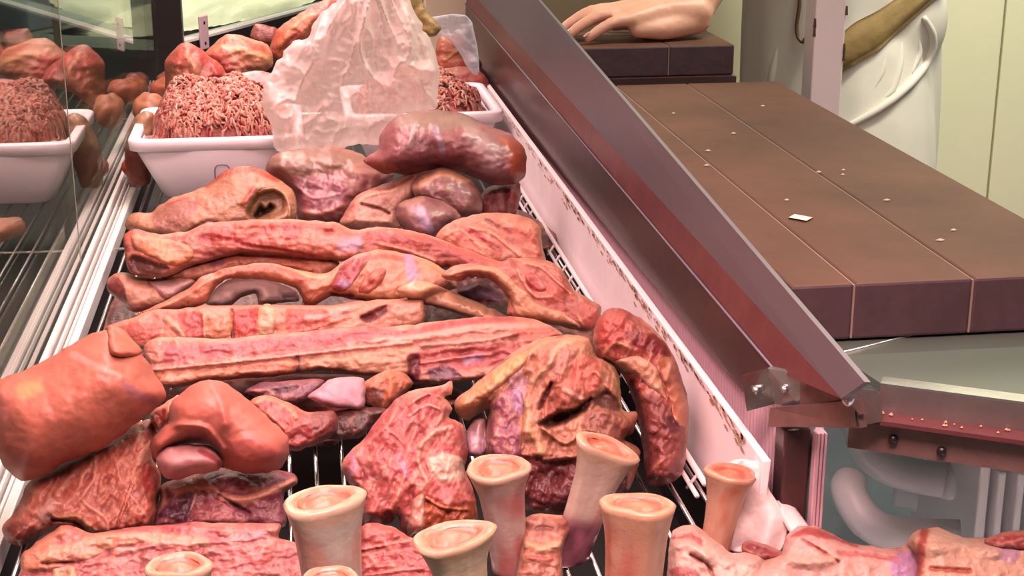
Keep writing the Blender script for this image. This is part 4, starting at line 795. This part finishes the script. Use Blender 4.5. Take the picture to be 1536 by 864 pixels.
blob('rib_slab', f6, [(20, 610), (130, 570), (220, 532), (350, 525), (480, 512), (700, 508), (1000, 510), (1200, 490), (1440, 478), (1462, 560), (1430, 620), (1300, 640), (1000, 650), (800, 670), (600, 690), (450, 690), (350, 680), (200, 710), (90, 660)], (226, 140, 114), 512, .05, tilt=42, T=.018, r=12, back=.045, grain=(8, .4), marks=[
    ('p', [(350, 550), (470, 545), (470, 655), (400, 655)], (190, 74, 66), -.001), ('p', [(600, 540), (710, 525), (700, 645), (610, 655)], (196, 64, 55), -.001), ('p', [(840, 530), (1000, 520), (1010, 600), (850, 635)], (202, 86, 70), -.001), ('l', [(470, 550), (475, 655)], (240, 170, 135), 10, .002),
    ('l', [(595, 530), (598, 655)], (110, 40, 36), 8, -.004), ('l', [(930, 570), (1010, 560), (1110, 530)], (224, 158, 150), 28, .002), ('p', [(1165, 560), (1290, 505), (1285, 545), (1200, 590)], (112, 44, 42), -.007), ('p', [(1290, 500), (1440, 488), (1435, 600), (1330, 610)], (216, 146, 122), .003),
    ('l', [(340, 528), (600, 515), (1000, 518), (1200, 498)], (240, 150, 125), 16, .003), ('p', [(110, 600), (280, 590), (240, 690), (150, 650)], (206, 92, 78), .002), ('l', [(300, 570), (340, 600), (380, 650)], (238, 165, 140), 26, .003), ('l', [(1120, 560), (1000, 600), (860, 640)], (226, 130, 112), 12, .002)],
    kids=[dict(name='rib_bone', outline=[(474, 548), (588, 540), (590, 655), (480, 658)], col=(226, 146, 112), T=.003),
          dict(name='rib_bone', outline=[(714, 515), (790, 520), (784, 640), (704, 640)], col=(232, 178, 142), T=.004)],
    label='rib slab showing alternating red meat and sawn rib bones above the belly strip')
blob('rib_arch', f6, [(150, 548), (280, 500), (400, 430), (458, 380), (560, 345), (720, 318), (850, 338), (1000, 368), (1080, 330), (1065, 420), (1000, 475), (925, 502), (905, 470), (880, 432), (780, 402), (680, 388), (560, 398), (505, 450), (470, 505), (330, 530), (220, 545)], (222, 138, 108), 470, .062, tilt=36, T=.020, r=13, back=.04, grain=(10, .4), marks=[
    ('l', [(540, 362), (740, 340), (860, 368), (930, 410)], (212, 102, 82), 26, .001), ('l', [(250, 530), (400, 460), (490, 400), (600, 370)], (236, 160, 128), 14, .003), ('l', [(440, 390), (500, 370)], (246, 180, 170), 18, .002), ('l', [(880, 350), (960, 385), (1010, 380)], (238, 172, 120), 14, .002), ('l', [(940, 440), (1020, 420)], (228, 140, 110), 30, .003)],
    kids=[], label='arched fat-edged rib piece bridging over a pale lobe')
blob('pale_lobe', f6, [(478, 500), (520, 438), (580, 396), (680, 386), (780, 404), (880, 445), (895, 490), (800, 500), (720, 510), (700, 462), (640, 470), (590, 515), (530, 518)], (246, 190, 182), 470, .055, Y=1.45, tilt=46, T=.014, r=14, back=.02, grain=(0, .1), m=M_SKIN, label='pale pink lobe under the arched rib piece', marks=[('p', [(810, 445), (880, 455), (892, 490), (830, 492)], (140, 96, 100), -.004)])
blob('meat_piece', f6, [(30, 440), (38, 385), (110, 358), (150, 378), (230, 388), (400, 380), (430, 415), (340, 480), (250, 525), (150, 540), (100, 500), (60, 470)], (236, 165, 138), 460, .05, tilt=44, T=.022, r=16, grain=(20, .3), marks=[('p', [(240, 402), (400, 395), (420, 415), (320, 470), (260, 450)], (244, 184, 180), .002), ('l', [(220, 410), (260, 450), (300, 490)], (190, 74, 62), 9, -.004), ('p', [(30, 440), (60, 380), (100, 400), (120, 500), (60, 470)], (150, 66, 60), -.003), ('p', [(130, 500), (250, 500), (230, 535), (140, 538)], (206, 110, 95), 0)],
    label='pale fatty knuckle end sticking out at the left beside the chrome ledge')
blob('meat_strip', f6, [(270, 392), (400, 322), (500, 290), (640, 252), (800, 265), (950, 288), (1060, 298), (1070, 350), (960, 400), (830, 360), (720, 345), (560, 370), (440, 400), (360, 400)], (232, 142, 114), 412, .072, tilt=44, T=.018, r=14, grain=(6, .5), marks=[('l', [(640, 285), (800, 295), (930, 320)], (206, 94, 82), 12, -.002), ('l', [(620, 262), (800, 275), (980, 298)], (244, 178, 156), 14, .003), ('p', [(490, 300), (550, 285), (560, 330), (500, 340)], (176, 108, 112), -.001), ('l', [(700, 320), (860, 330), (950, 350)], (226, 120, 92), 14, .002), ('l', [(320, 370), (420, 340), (480, 330)], (226, 150, 128), 22, .003)],
    label='thin fatty strip lying between the top slab and the arched rib piece')
blob('meat_piece', f6, [(905, 505), (945, 440), (1040, 355), (1140, 288), (1250, 260), (1380, 278), (1500, 318), (1590, 388), (1605, 430), (1490, 460), (1440, 500), (1250, 505), (1180, 490), (1040, 470), (965, 512)], (228, 148, 118), 462, .06, tilt=38, T=.026, r=20, back=.045, grain=(35, .4), marks=[
    ('l', [(1010, 400), (1090, 330), (1200, 275)], (240, 168, 132), 20, .004), ('l', [(1200, 300), (1300, 290), (1420, 320)], (206, 96, 84), 22, -.001), ('p', [(1150, 470), (1240, 430), (1360, 400), (1480, 440), (1440, 490), (1250, 495)], (226, 158, 122), .003), ('l', [(1390, 300), (1410, 420)], (198, 150, 180), 46, .001), ('l', [(1480, 340), (1580, 400)], (230, 140, 100), 24, .003), ('l', [(1050, 460), (1140, 466)], (120, 50, 44), 14, -.004), ('l', [(930, 490), (1010, 430)], (222, 130, 96), 30, .002)],
    kids=[dict(name='muscle', outline=[(1040, 435), (1050, 370), (1120, 300), (1235, 268), (1190, 345), (1135, 425), (1090, 455)], col=(182, 76, 82), T=.005, grain=(55, .5), marks=[('l', [(1090, 410), (1150, 430)], (200, 150, 185), 30, 0)]),
          dict(name='muscle', outline=[(1160, 450), (1180, 392), (1235, 345), (1290, 343), (1278, 395), (1215, 458)], col=(202, 82, 62), T=.006),
          dict(name='rib_bone', outline=[(1330, 445), (1400, 400), (1475, 405), (1530, 430), (1710, 500), (1828, 562), (1826, 584), (1700, 576), (1560, 530), (1440, 500)], col=(238, 172, 130), T=.012, lift=.022, m=M_BONE)],
    label='rib end with two round red muscles and a flat bone pointing right')
blob('meat_piece', f7, [(425, 380), (470, 335), (560, 322), (700, 312), (740, 295), (900, 305), (970, 348), (1020, 438), (1100, 488), (1145, 520), (1140, 600), (1070, 630), (1000, 608), (940, 600), (850, 590), (760, 575), (718, 545), (728, 492), (700, 444), (640, 390), (560, 382), (500, 404)], (206, 98, 84), 498, .055, tilt=42, T=.022, r=16, back=.045, grain=(-35, .4), marks=[
    ('l', [(800, 320), (880, 345), (940, 400), (1010, 460)], (240, 160, 132), 10, .003), ('l', [(750, 300), (860, 320), (960, 350)], (236, 140, 112), 12, .003), ('l', [(1040, 560), (1060, 600)], (238, 160, 125), 16, .003), ('p', [(860, 560), (960, 560), (1040, 600), (940, 600)], (196, 124, 100), -.002), ('l', [(770, 350), (790, 400), (850, 470), (920, 470)], (240, 160, 132), 12, .003)],
    kids=[dict(name='fat_rim', outline=[(440, 372), (555, 332), (665, 335), (740, 385), (810, 450), (880, 505), (985, 545), (1055, 600), (1040, 622), (930, 596), (850, 580), (765, 560), (732, 490), (660, 388), (545, 366), (470, 392)], col=(224, 150, 112), T=.006),
          dict(name='muscle', outline=[(792, 370), (848, 358), (892, 408), (902, 446), (855, 452), (812, 420)], col=(196, 76, 74), T=.004)],
    label='arched rib piece with a red eye of meat at the right end of the pile')
blob('dark_lobe', f7, [(495, 452), (545, 410), (600, 400), (660, 430), (725, 475), (722, 535), (650, 520), (560, 490)], (122, 84, 100), 458, .052, Y=1.50, tilt=30, T=.014, r=14, back=.02, grain=(0, .2), m=M_SKIN, label='dark purple lobe in the hollow under the right arched rib piece', marks=[('l', [(600, 455), (690, 490)], (170, 130, 150), 30, .002), ('l', [(480, 400), (560, 395), (600, 420)], (206, 116, 100), 20, .003)])
blob('top_slab', f6, [(108, 195), (160, 168), (250, 188), (380, 178), (480, 140), (600, 128), (850, 123), (1050, 138), (1150, 170), (1250, 158), (1400, 173), (1550, 218), (1700, 278), (1810, 320), (1760, 350), (1650, 350), (1500, 335), (1380, 300), (1250, 290), (1100, 310), (1000, 305), (850, 290), (640, 275), (500, 310), (400, 340), (290, 382), (205, 385), (128, 352), (108, 260)], (216, 108, 92), 408, .078, tilt=44, T=.022, r=13, back=.05, grain=(-6, .45), rel=.0034, marks=[
    ('p', [(150, 282), (250, 312), (318, 342), (225, 382), (135, 350)], (112, 52, 42), -.006), ('l', [(470, 210), (560, 200), (680, 230)], (184, 60, 54), 40, -.001), ('p', [(800, 170), (960, 180), (1080, 210), (1060, 270), (880, 250)], (226, 134, 112), .001, 10), ('l', [(1090, 240), (1150, 235)], (206, 156, 176), 60, .001),
    ('l', [(1190, 200), (1400, 215), (1600, 280), (1740, 325)], (200, 86, 82), 44, .002), ('l', [(1170, 168), (1300, 160), (1420, 175), (1580, 230)], (243, 160, 138), 13, .004), ('l', [(1250, 235), (1380, 265), (1500, 310)], (240, 160, 130), 10, .003), ('l', [(620, 150), (850, 145), (1040, 160)], (226, 100, 78), 20, .002), ('l', [(110, 200), (120, 330)], (206, 96, 70), 20, .002), ('l', [(640, 240), (820, 262), (960, 290)], (176, 60, 54), 14, -.003), ('p', [(820, 150), (900, 140), (910, 200), (840, 215)], (196, 94, 92), 0)],
    kids=[dict(name='fat_cap', outline=[(148, 192), (260, 200), (400, 235), (430, 290), (350, 338), (255, 302), (165, 258)], col=(242, 150, 104), T=.006)],
    label='long red slab with an orange fat block at its left end on top of the pile')
blob('meat_steak', f7, [(395, 212), (450, 148), (540, 110), (680, 94), (800, 110), (872, 160), (882, 240), (898, 300), (880, 330), (740, 330), (690, 330), (600, 310), (500, 270)], (222, 124, 100), 396, .072, tilt=46, T=.020, r=14, grain=(-20, .5), marks=[('l', [(500, 210), (560, 172), (640, 230), (690, 272)], (200, 72, 70), 26, .001), ('l', [(720, 172), (800, 182), (842, 226)], (206, 82, 66), 24, .001), ('l', [(500, 150), (600, 120), (680, 110)], (206, 136, 114), 30, .002), ('l', [(560, 160), (660, 190), (780, 290)], (240, 156, 130), 12, .003), ('l', [(440, 200), (520, 170), (600, 250)], (238, 150, 128), 12, .002), ('l', [(630, 130), (680, 160)], (180, 100, 88), 20, -.003), ('l', [(790, 265), (870, 280)], (206, 86, 74), 18, 0)],
    label='round red steak with fat rings beside the white wire divider')
def earfold(P, s): return 0 * s
blob('ear_piece', f11, [(108, 562), (150, 508), (230, 508), (260, 478), (330, 438), (470, 388), (560, 318), (640, 298), (740, 318), (822, 368), (872, 410), (884, 500), (872, 560), (840, 580), (720, 575), (560, 590), (440, 620), (330, 640), (240, 620), (150, 595)], (218, 148, 114), 350, .04, tilt=46, T=.034, r=30, back=.04, grain=(25, .35), marks=[
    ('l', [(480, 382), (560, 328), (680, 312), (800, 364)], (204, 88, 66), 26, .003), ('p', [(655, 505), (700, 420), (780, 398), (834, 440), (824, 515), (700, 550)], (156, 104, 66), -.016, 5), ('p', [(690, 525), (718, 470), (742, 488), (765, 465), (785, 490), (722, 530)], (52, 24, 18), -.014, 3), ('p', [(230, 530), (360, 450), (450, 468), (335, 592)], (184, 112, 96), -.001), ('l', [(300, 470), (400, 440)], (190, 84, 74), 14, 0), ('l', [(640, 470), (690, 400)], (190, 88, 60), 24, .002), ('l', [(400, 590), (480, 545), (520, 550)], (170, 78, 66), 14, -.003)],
    kids=[dict(name='ear_rim', outline=[(700, 412), (780, 388), (845, 430), (862, 500), (855, 545), (840, 540), (838, 480), (815, 435), (770, 412), (715, 430)], col=(226, 156, 112), T=.006)],
    label='orange ear-shaped piece with a dark folded hollow in front of the white tub')
blob('wrapped_meat', f11, [(745, 325), (760, 268), (800, 236), (880, 222), (960, 217), (1060, 212), (1180, 245), (1270, 300), (1325, 340), (1260, 440), (1150, 500), (1100, 560), (1000, 570), (905, 560), (868, 420), (820, 370)], (168, 104, 98), 340, .035, tilt=42, T=.034, r=30, back=.045, grain=(-20, .3), m=M_FILM, rel=.004, marks=[('p', [(755, 300), (820, 240), (960, 222), (1180, 258), (1050, 315), (860, 335)], (166, 122, 100), .003, 8), ('p', [(870, 365), (1050, 350), (1120, 430), (1040, 520), (905, 455)], (164, 84, 96), .002, 8), ('l', [(880, 380), (960, 440), (1080, 420)], (208, 150, 150), 10, .002), ('l', [(1120, 320), (1240, 330)], (200, 140, 120), 34, .003), ('l', [(900, 500), (1000, 510), (1090, 470)], (206, 130, 112), 24, .003)],
    label='greyish purple meat lump under film below the plastic bag')
blob('fat_fold', f11, [(1110, 490), (1175, 418), (1300, 372), (1420, 310), (1485, 290), (1540, 350), (1420, 440), (1350, 500), (1345, 590), (1160, 590), (1080, 560)], (212, 142, 122), 346, .045, tilt=44, T=.022, r=18, grain=(35, .4), marks=[('l', [(1130, 480), (1200, 430), (1330, 400)], (240, 180, 150), 18, .004), ('l', [(1180, 470), (1260, 490), (1300, 510)], (150, 66, 56), 10, -.006), ('l', [(1220, 400), (1300, 400), (1400, 350)], (186, 90, 76), 14, -.003), ('l', [(1080, 530), (1140, 470)], (206, 110, 94), 18, .002), ('l', [(1160, 540), (1290, 545)], (234, 165, 140), 24, .003)], label='pale fatty fold between the wrapped lump and the livers')
blob('liver', f13, [(305, 345), (328, 300), (430, 264), (540, 308), (585, 380), (578, 445), (500, 475), (430, 420), (335, 400)], (152, 90, 86), 328, .06, tilt=40, T=.026, r=24, m=M_FILM, grain=(0, .2), marks=[('p', [(318, 340), (430, 268), (540, 312), (500, 330), (420, 300), (340, 350)], (220, 152, 118), .003), ('l', [(390, 380), (440, 400), (480, 440)], (218, 160, 140), 8, .003)], label='brown liver lump with a tan fat cap under the meat roll', cat='liver')
blob('liver', f13, [(248, 470), (258, 408), (340, 380), (430, 395), (505, 458), (445, 495), (392, 555), (300, 530)], (152, 88, 90), 350, .06, tilt=40, T=.026, r=24, m=M_FILM, grain=(20, .2), marks=[('l', [(270, 410), (350, 390)], (196, 136, 118), 22, .002), ('l', [(345, 440), (375, 500)], (200, 160, 190), 40, .001), ('p', [(250, 450), (300, 420), (300, 510), (260, 490)], (172, 104, 96), 0)], label='smaller purple-brown liver lump just above the long red slab', cat='liver')
blob('meat_roll', f13, [(118, 240), (170, 198), (190, 128), (240, 70), (330, 44), (430, 38), (520, 58), (620, 108), (700, 138), (752, 190), (758, 280), (722, 328), (640, 335), (590, 322), (500, 285), (400, 268), (320, 290), (260, 290), (195, 288)], (168, 94, 96), 276, .09, tilt=30, T=.046, r=38, back=.05, grain=(20, .25), m=M_FILM, rel=.0034, marks=[
    ('p', [(235, 85), (330, 45), (430, 40), (570, 92), (430, 125), (300, 115)], (176, 136, 118), .001, 10), ('p', [(640, 138), (740, 180), (755, 290), (700, 325), (680, 220)], (206, 88, 62), .002, 8), ('l', [(540, 130), (600, 200), (610, 260)], (204, 150, 148), 70, .001), ('l', [(250, 262), (370, 240), (500, 235)], (120, 46, 54), 40, -.002), ('l', [(330, 100), (300, 180)], (214, 170, 165), 18, .002), ('l', [(400, 110), (430, 200)], (196, 160, 175), 24, .002), ('p', [(130, 235), (230, 250), (270, 280), (190, 285)], (196, 90, 70), .001)],  # dark stroke along the underside puts its shade into the colour
    label='fat meat roll wrapped in film with an orange cut end near the steel rail', cat='meat roll')
blob('meat_offcut', f13, [(560, 395), (618, 338), (700, 322), (735, 330), (728, 420), (700, 470), (600, 470)], (156, 66, 66), 326, .04, tilt=35, T=.020, r=14, grain=(70, .3), marks=[('l', [(650, 350), (660, 420)], (222, 150, 150), 26, .003), ('l', [(690, 340), (705, 400)], (190, 80, 70), 20, .002)], label='dark red offcut below the right end of the wrapped meat roll')
# small pieces in the gap under the belly strip
blob('pale_offcut', f6, [(985, 880), (1020, 845), (1060, 838), (1185, 838), (1188, 970), (1100, 975), (1000, 955), (930, 920)], (214, 158, 172), 616, .05, tilt=42, T=.010, r=8, grain=(0, .12), rel=.001, m=M_SKIN, label='pale lilac square-cut piece under the belly strip')
blob('meat_offcut', f6, [(650, 900), (720, 860), (860, 850), (1010, 845), (950, 930), (860, 960), (760, 945)], (126, 66, 82), 606, .04, tilt=44, T=.014, r=12, grain=(10, .25), marks=[('l', [(740, 905), (880, 880)], (84, 40, 54), 20, -.003), ('l', [(680, 890), (780, 900)], (196, 120, 108), 16, .002)], label='dark purple offcut between the curled skin and the pale square piece')
blob('meat_offcut', f2, [(430, 0), (540, -60), (620, -50), (660, 0), (600, 60), (560, 100), (520, 120), (440, 100)], (196, 102, 72), 616, .04, tilt=40, T=.016, r=14, grain=(60, .3), marks=[('l', [(560, -30), (560, 60)], (222, 120, 84), 40, .003), ('p', [(440, 20), (530, 30), (510, 115), (440, 100)], (126, 66, 52), -.003)], label='rust-coloured offcut between the belly strip and the marbled chunk')
blob('meat_offcut', f2, [(290, 130), (420, 105), (540, 110), (480, 190), (420, 240), (300, 250), (200, 240), (240, 180)], (88, 44, 38), 655, .03, tilt=44, T=.014, r=12, grain=(10, .3), label='brown offcut with shadow in its colour, lying above the bare rack rods')  # base darkened, the shade of the gap is put into the colour
# bottom edge
blob('meat_strip', f2, [(425, 645), (560, 640), (650, 690), (720, 700), (760, 760), (780, 960), (425, 960)], (188, 80, 78), 896, 0, tilt=52, T=.014, r=12, grain=(8, .5), marks=[('l', [(430, 745), (560, 720), (660, 705)], (236, 140, 128), 12, .003), ('l', [(450, 860), (580, 840), (700, 830)], (236, 140, 128), 12, .003), ('p', [(430, 650), (560, 645), (640, 690), (520, 715), (440, 715)], (204, 100, 92), .004)], label='red meat strip between the two front bones at the bottom edge')
blob('meat_strip', f3, [(265, 600), (440, 590), (470, 640), (430, 760), (420, 960), (230, 960), (240, 760)], (190, 116, 94), 896, 0, tilt=54, T=.014, r=12, grain=(5, .5), marks=[('l', [(270, 640), (340, 650), (430, 640)], (150, 78, 66), 30, -.001), ('l', [(270, 720), (340, 740), (420, 720)], (230, 178, 140), 34, .003), ('l', [(280, 780), (380, 790)], (206, 110, 96), 22, .002)], label='brownish fat-streaked strip behind the leaning bone at the bottom edge')
blob('fat_trimming', f3, [(905, 745), (930, 660), (1000, 634), (1060, 655), (1150, 730), (1195, 762), (1280, 758), (1340, 790), (1360, 960), (920, 960), (908, 800)], (252, 196, 178), 896, 0, tilt=48, T=.026, r=26, back=.04, grain=(-30, .2), rel=.0025, marks=[('p', [(918, 690), (1010, 668), (1060, 700), (1050, 740), (960, 710)], (200, 92, 92), -.002), ('l', [(920, 740), (1000, 720), (1090, 780)], (246, 190, 172), 40, .005), ('l', [(1010, 770), (1080, 810), (1110, 864)], (222, 130, 118), 14, -.005), ('p', [(905, 840), (1000, 820), (1060, 864), (980, 900)], (206, 110, 104), 0), ('l', [(1180, 800), (1290, 790)], (246, 186, 168), 50, .004)],
    label='lumpy pale fat trimming right of the ragged orange-pink bone')
blob('meat_offcut', f4, [(262, 722), (300, 703), (400, 730), (475, 772), (450, 800), (350, 795), (275, 758)], (152, 64, 68), 846, .012, tilt=55, T=.010, r=8, grain=(10, .4), label='dark red sliver between the narrow orange bone and the fat trimmings')
blob('fat_trimming', f4, [(445, 765), (462, 690), (520, 640), (600, 638), (680, 680), (780, 720), (960, 738), (1020, 720), (1070, 770), (1070, 960), (300, 960), (290, 820), (390, 790)], (250, 184, 170), 890, 0, tilt=50, T=.024, r=24, back=.04, grain=(20, .3), rel=.0025, marks=[('p', [(485, 690), (560, 645), (690, 690), (640, 700), (560, 680)], (198, 88, 84), .001), ('l', [(540, 700), (640, 760), (700, 800)], (196, 90, 84), 12, -.004), ('p', [(930, 790), (1030, 750), (1060, 864), (960, 900)], (206, 150, 190), .002), ('l', [(700, 760), (840, 770), (960, 790)], (226, 132, 124), 22, -.003), ('l', [(450, 780), (560, 800), (680, 790)], (244, 182, 160), 50, .005), ('l', [(680, 690), (780, 730)], (200, 84, 80), 14, .001)],
    label='pink fatty trimming with a red top edge below the corner post')
blob('fat_trimming', f4, [(1015, 705), (1060, 658), (1150, 646), (1260, 688), (1400, 690), (1540, 700), (1640, 720), (1640, 960), (1060, 960), (1050, 800), (1028, 750)], (252, 196, 166), 890, 0, tilt=50, T=.028, r=26, back=.04, grain=(10, .2), rel=.0025, marks=[('l', [(1090, 665), (1075, 760), (1065, 850)], (192, 92, 74), 40, .002), ('p', [(1290, 715), (1500, 735), (1490, 800), (1380, 780)], (222, 170, 190), .002), ('l', [(1120, 830), (1290, 838)], (204, 96, 78), 22, -.003), ('l', [(1130, 740), (1260, 720), (1400, 760)], (246, 195, 165), 60, .004), ('l', [(1030, 720), (1050, 690)], (244, 176, 150), 40, .002)],
    label='thick cream and lilac fat trimming in the lower right corner')
blob('meat_offcut', f4, [(1360, 695), (1450, 668), (1540, 655), (1640, 665), (1640, 760), (1400, 740)], (194, 84, 82), 815, .03, tilt=52, T=.014, r=10, grain=(5, .5), label='red offcut at the right edge in front of the coil fins')
# far end of the case
blob('meat_chunk', f9, [(742, 300), (760, 248), (830, 188), (900, 218), (935, 250), (1000, 300), (1025, 360), (900, 400), (800, 470), (750, 450)], (208, 98, 78), 156, .03, Y=2.52, tilt=30, T=.04, r=24, rel=.007, back=.05, grain=(60, .4), marks=[('l', [(840, 240), (880, 320), (850, 400)], (236, 150, 118), 30, .005), ('p', [(745, 310), (800, 290), (820, 400), (770, 440)], (192, 112, 80), .001), ('l', [(900, 250), (980, 330)], (208, 76, 68), 40, .002)], label='red meat chunk with a white web of fat behind the left tub')
blob('meat_chunk', f9, [(915, 250), (1000, 168), (1060, 153), (1205, 200), (1232, 285), (1185, 330), (1080, 365), (1000, 360), (950, 300)], (226, 132, 98), 120, .06, Y=2.58, tilt=32, T=.04, r=24, rel=.007, back=.05, grain=(10, .4), marks=[('l', [(980, 220), (1100, 230), (1200, 260)], (238, 168, 120), 26, .003), ('p', [(940, 260), (1020, 220), (1060, 310), (1000, 330)], (212, 96, 84), .002), ('l', [(1090, 190), (1180, 220)], (206, 104, 76), 26, .003)], label='orange fatty meat chunk behind the heap of mince')
blob('meat_chunk', f9, [(1125, 160), (1150, 108), (1250, 128), (1230, 200), (1150, 200)], (156, 78, 66), 62, .1, Y=2.72, tilt=30, T=.02, back=.04, grain=(0, .3), label='small dark chunk against the far end frame')
blob('meat_chunk', f9, [(1210, 240), (1245, 140), (1330, 70), (1420, 20), (1500, -10), (1530, 60), (1440, 140), (1330, 240), (1260, 290)], (224, 112, 82), 94, .08, Y=2.62, tilt=30, T=.035, r=22, rel=.007, back=.05, grain=(50, .35), marks=[('l', [(1260, 200), (1330, 110), (1420, 60)], (236, 142, 98), 34, .004), ('l', [(1400, 40), (1480, 20)], (226, 100, 92), 40, .002), ('p', [(1290, 180), (1350, 140), (1330, 230), (1270, 240)], (196, 84, 68), -.003)], label='long orange-red chunk rising left of the plastic bag')
blob('film_wrapped_meat', f9, [(905, 395), (1000, 345), (1180, 318), (1240, 350), (1240, 450), (1000, 440)], (222, 134, 126), 146, .09, Y=2.33, tilt=45, T=.012, back=.03, m=M_FILM, grain=(15, .2), label='pink film-covered piece lying behind the heap of mince')
blob('meat_chunk', f9, [(1960, 200), (2000, 150), (2090, 170), (2140, 240), (2170, 300), (2090, 330), (1960, 320)], (222, 110, 80), 110, .09, Y=2.55, tilt=30, T=.03, back=.05, grain=(10, .4), marks=[('l', [(1980, 240), (2040, 250), (2120, 240)], (176, 80, 40), 34, -.003), ('l', [(2000, 270), (2060, 230)], (236, 160, 80), 10, .003)], label='orange meat chunk right of the plastic bag beneath the rail')
blob('meat_chunk', f9, [(1940, 330), (2050, 300), (2150, 310), (2200, 390), (1960, 400)], (226, 120, 108), 130, .09, Y=2.48, tilt=45, T=.02, back=.04, grain=(10, .4), marks=[('l', [(1970, 345), (2100, 330)], (240, 160, 140), 20, .003)], label='pink meat chunk right of the plastic bag behind the second tub')
for (q, Y, sz, col_, lab) in (((206, 132), 2.83, (.024, .02, .022), (190, 100, 66), 'brown round sausage beside the foot of the black end post'), ((228, 135), 2.72, (.030, .022, .021), (196, 104, 72), 'brown round sausage at the left foot of the red web-fat chunk'), ((222, 164), 2.42, (.024, .032, .026), (208, 132, 96), 'tan round piece just behind the corner of the left tub'), ((243, 122), 2.86, (.022, .02, .018), (150, 96, 80), 'dull brown piece under the black end post'), ((196, 250), 2.18, (.012, .02, .012), (206, 84, 60), 'small red scrap lying on the chrome ledge by the left tub')):
    c = at_y(*q, Y); c[0] = max(c[0], -.250 + sz[0] + (.004)); bm = bmesh.new(); bmesh.ops.create_uvsphere(bm, u_segments=24, v_segments=16, radius=1)
    V = np.array([v.co for v in bm.verts]); Fq = None
    nn = fbm(V[:, :2] * 2.2 + V[:, 2:] * 1.3, 3, 3); V = V * (1 + .16 * nn)[:, None] * np.array(sz) + (c[0], c[1], max(c[2], sz[2]))
    for v, p in zip(bm.verts, V): v.co = p
    me = bpy.data.meshes.new('sausage'); bm.to_mesh(me); bm.free()
    a = me.color_attributes.new('Col', 'FLOAT_COLOR', 'POINT'); cc = np.ones((len(V), 4), np.float32); cc[:, :3] = np.clip(lin(np.array(col_) * (1 + .15 * nn)[:, None]) / TINT * ALB * .8, 0, .9); a.data.foreach_set('color', cc.ravel())
    tag(link('meat_ball' if sz[1] > .028 else ('meat_scrap' if sz[0] < .015 else 'sausage'), me, M_SKIN, None, True), lab, 'meat')

# tub-side lump pressed between the tub and the front glass; poultry on the next display
blob('wrapped_meat', f9, [(560, 700), (590, 560), (640, 500), (700, 520), (700, 700), (660, 860), (590, 870)], (186, 112, 78), 300, .0, Y=2.16, tilt=5, yaw=0, T=.02, r=14, back=.03, m=M_FILM, grain=(30, .3), marks=[('p', [(560, 560), (640, 490), (700, 540), (690, 640), (580, 650)], (214, 160, 120), .001, 8), ('p', [(570, 680), (690, 660), (680, 800), (590, 800)], (160, 66, 50), .001, 8)], label='brown wrapped lump squeezed between the left tub and the front glass')
GROUPS = {'marrow_bone': 'marrow bones standing at the front', 'sausage': 'brown sausages at the far corner', 'liver': 'livers under the meat roll', 'meat_chunk': 'meat chunks at the far end of the case', 'fat_trimming': 'pale fat trimmings', 'meat_offcut': 'small meat offcuts', 'minced_meat': 'heaps of mince', 'white_sheet': 'white sheets at the corner', 'meat_joint': 'big meat joints on the right', 'meat_strip': 'meat strips in the pile', 'meat_slab': 'flat meat slabs', 'meat_piece': 'cut meat pieces in the pile'}
for o in COL.objects:
    k = o.name.split('.')[0]
    if not o.parent and k in GROUPS and not o.get('group'): o['group'] = GROUPS[k]
# ================================================================== give every top-level mesh an origin at its own base
bpy.context.view_layer.update()
for o in list(COL.objects):
    if o.type != 'MESH' or o.parent or o.location.length > 0: continue
    co = np.empty(len(o.data.vertices) * 3, np.float32); o.data.vertices.foreach_get('co', co); co = co.reshape(-1, 3)
    c = Vector(((co[:, 0].min() + co[:, 0].max()) / 2, (co[:, 1].min() + co[:, 1].max()) / 2, co[:, 2].min()))
    o.data.transform(Matrix.Translation(-c)); o.location = c
    for ch in o.children: ch.matrix_parent_inverse = Matrix.Translation(-c)
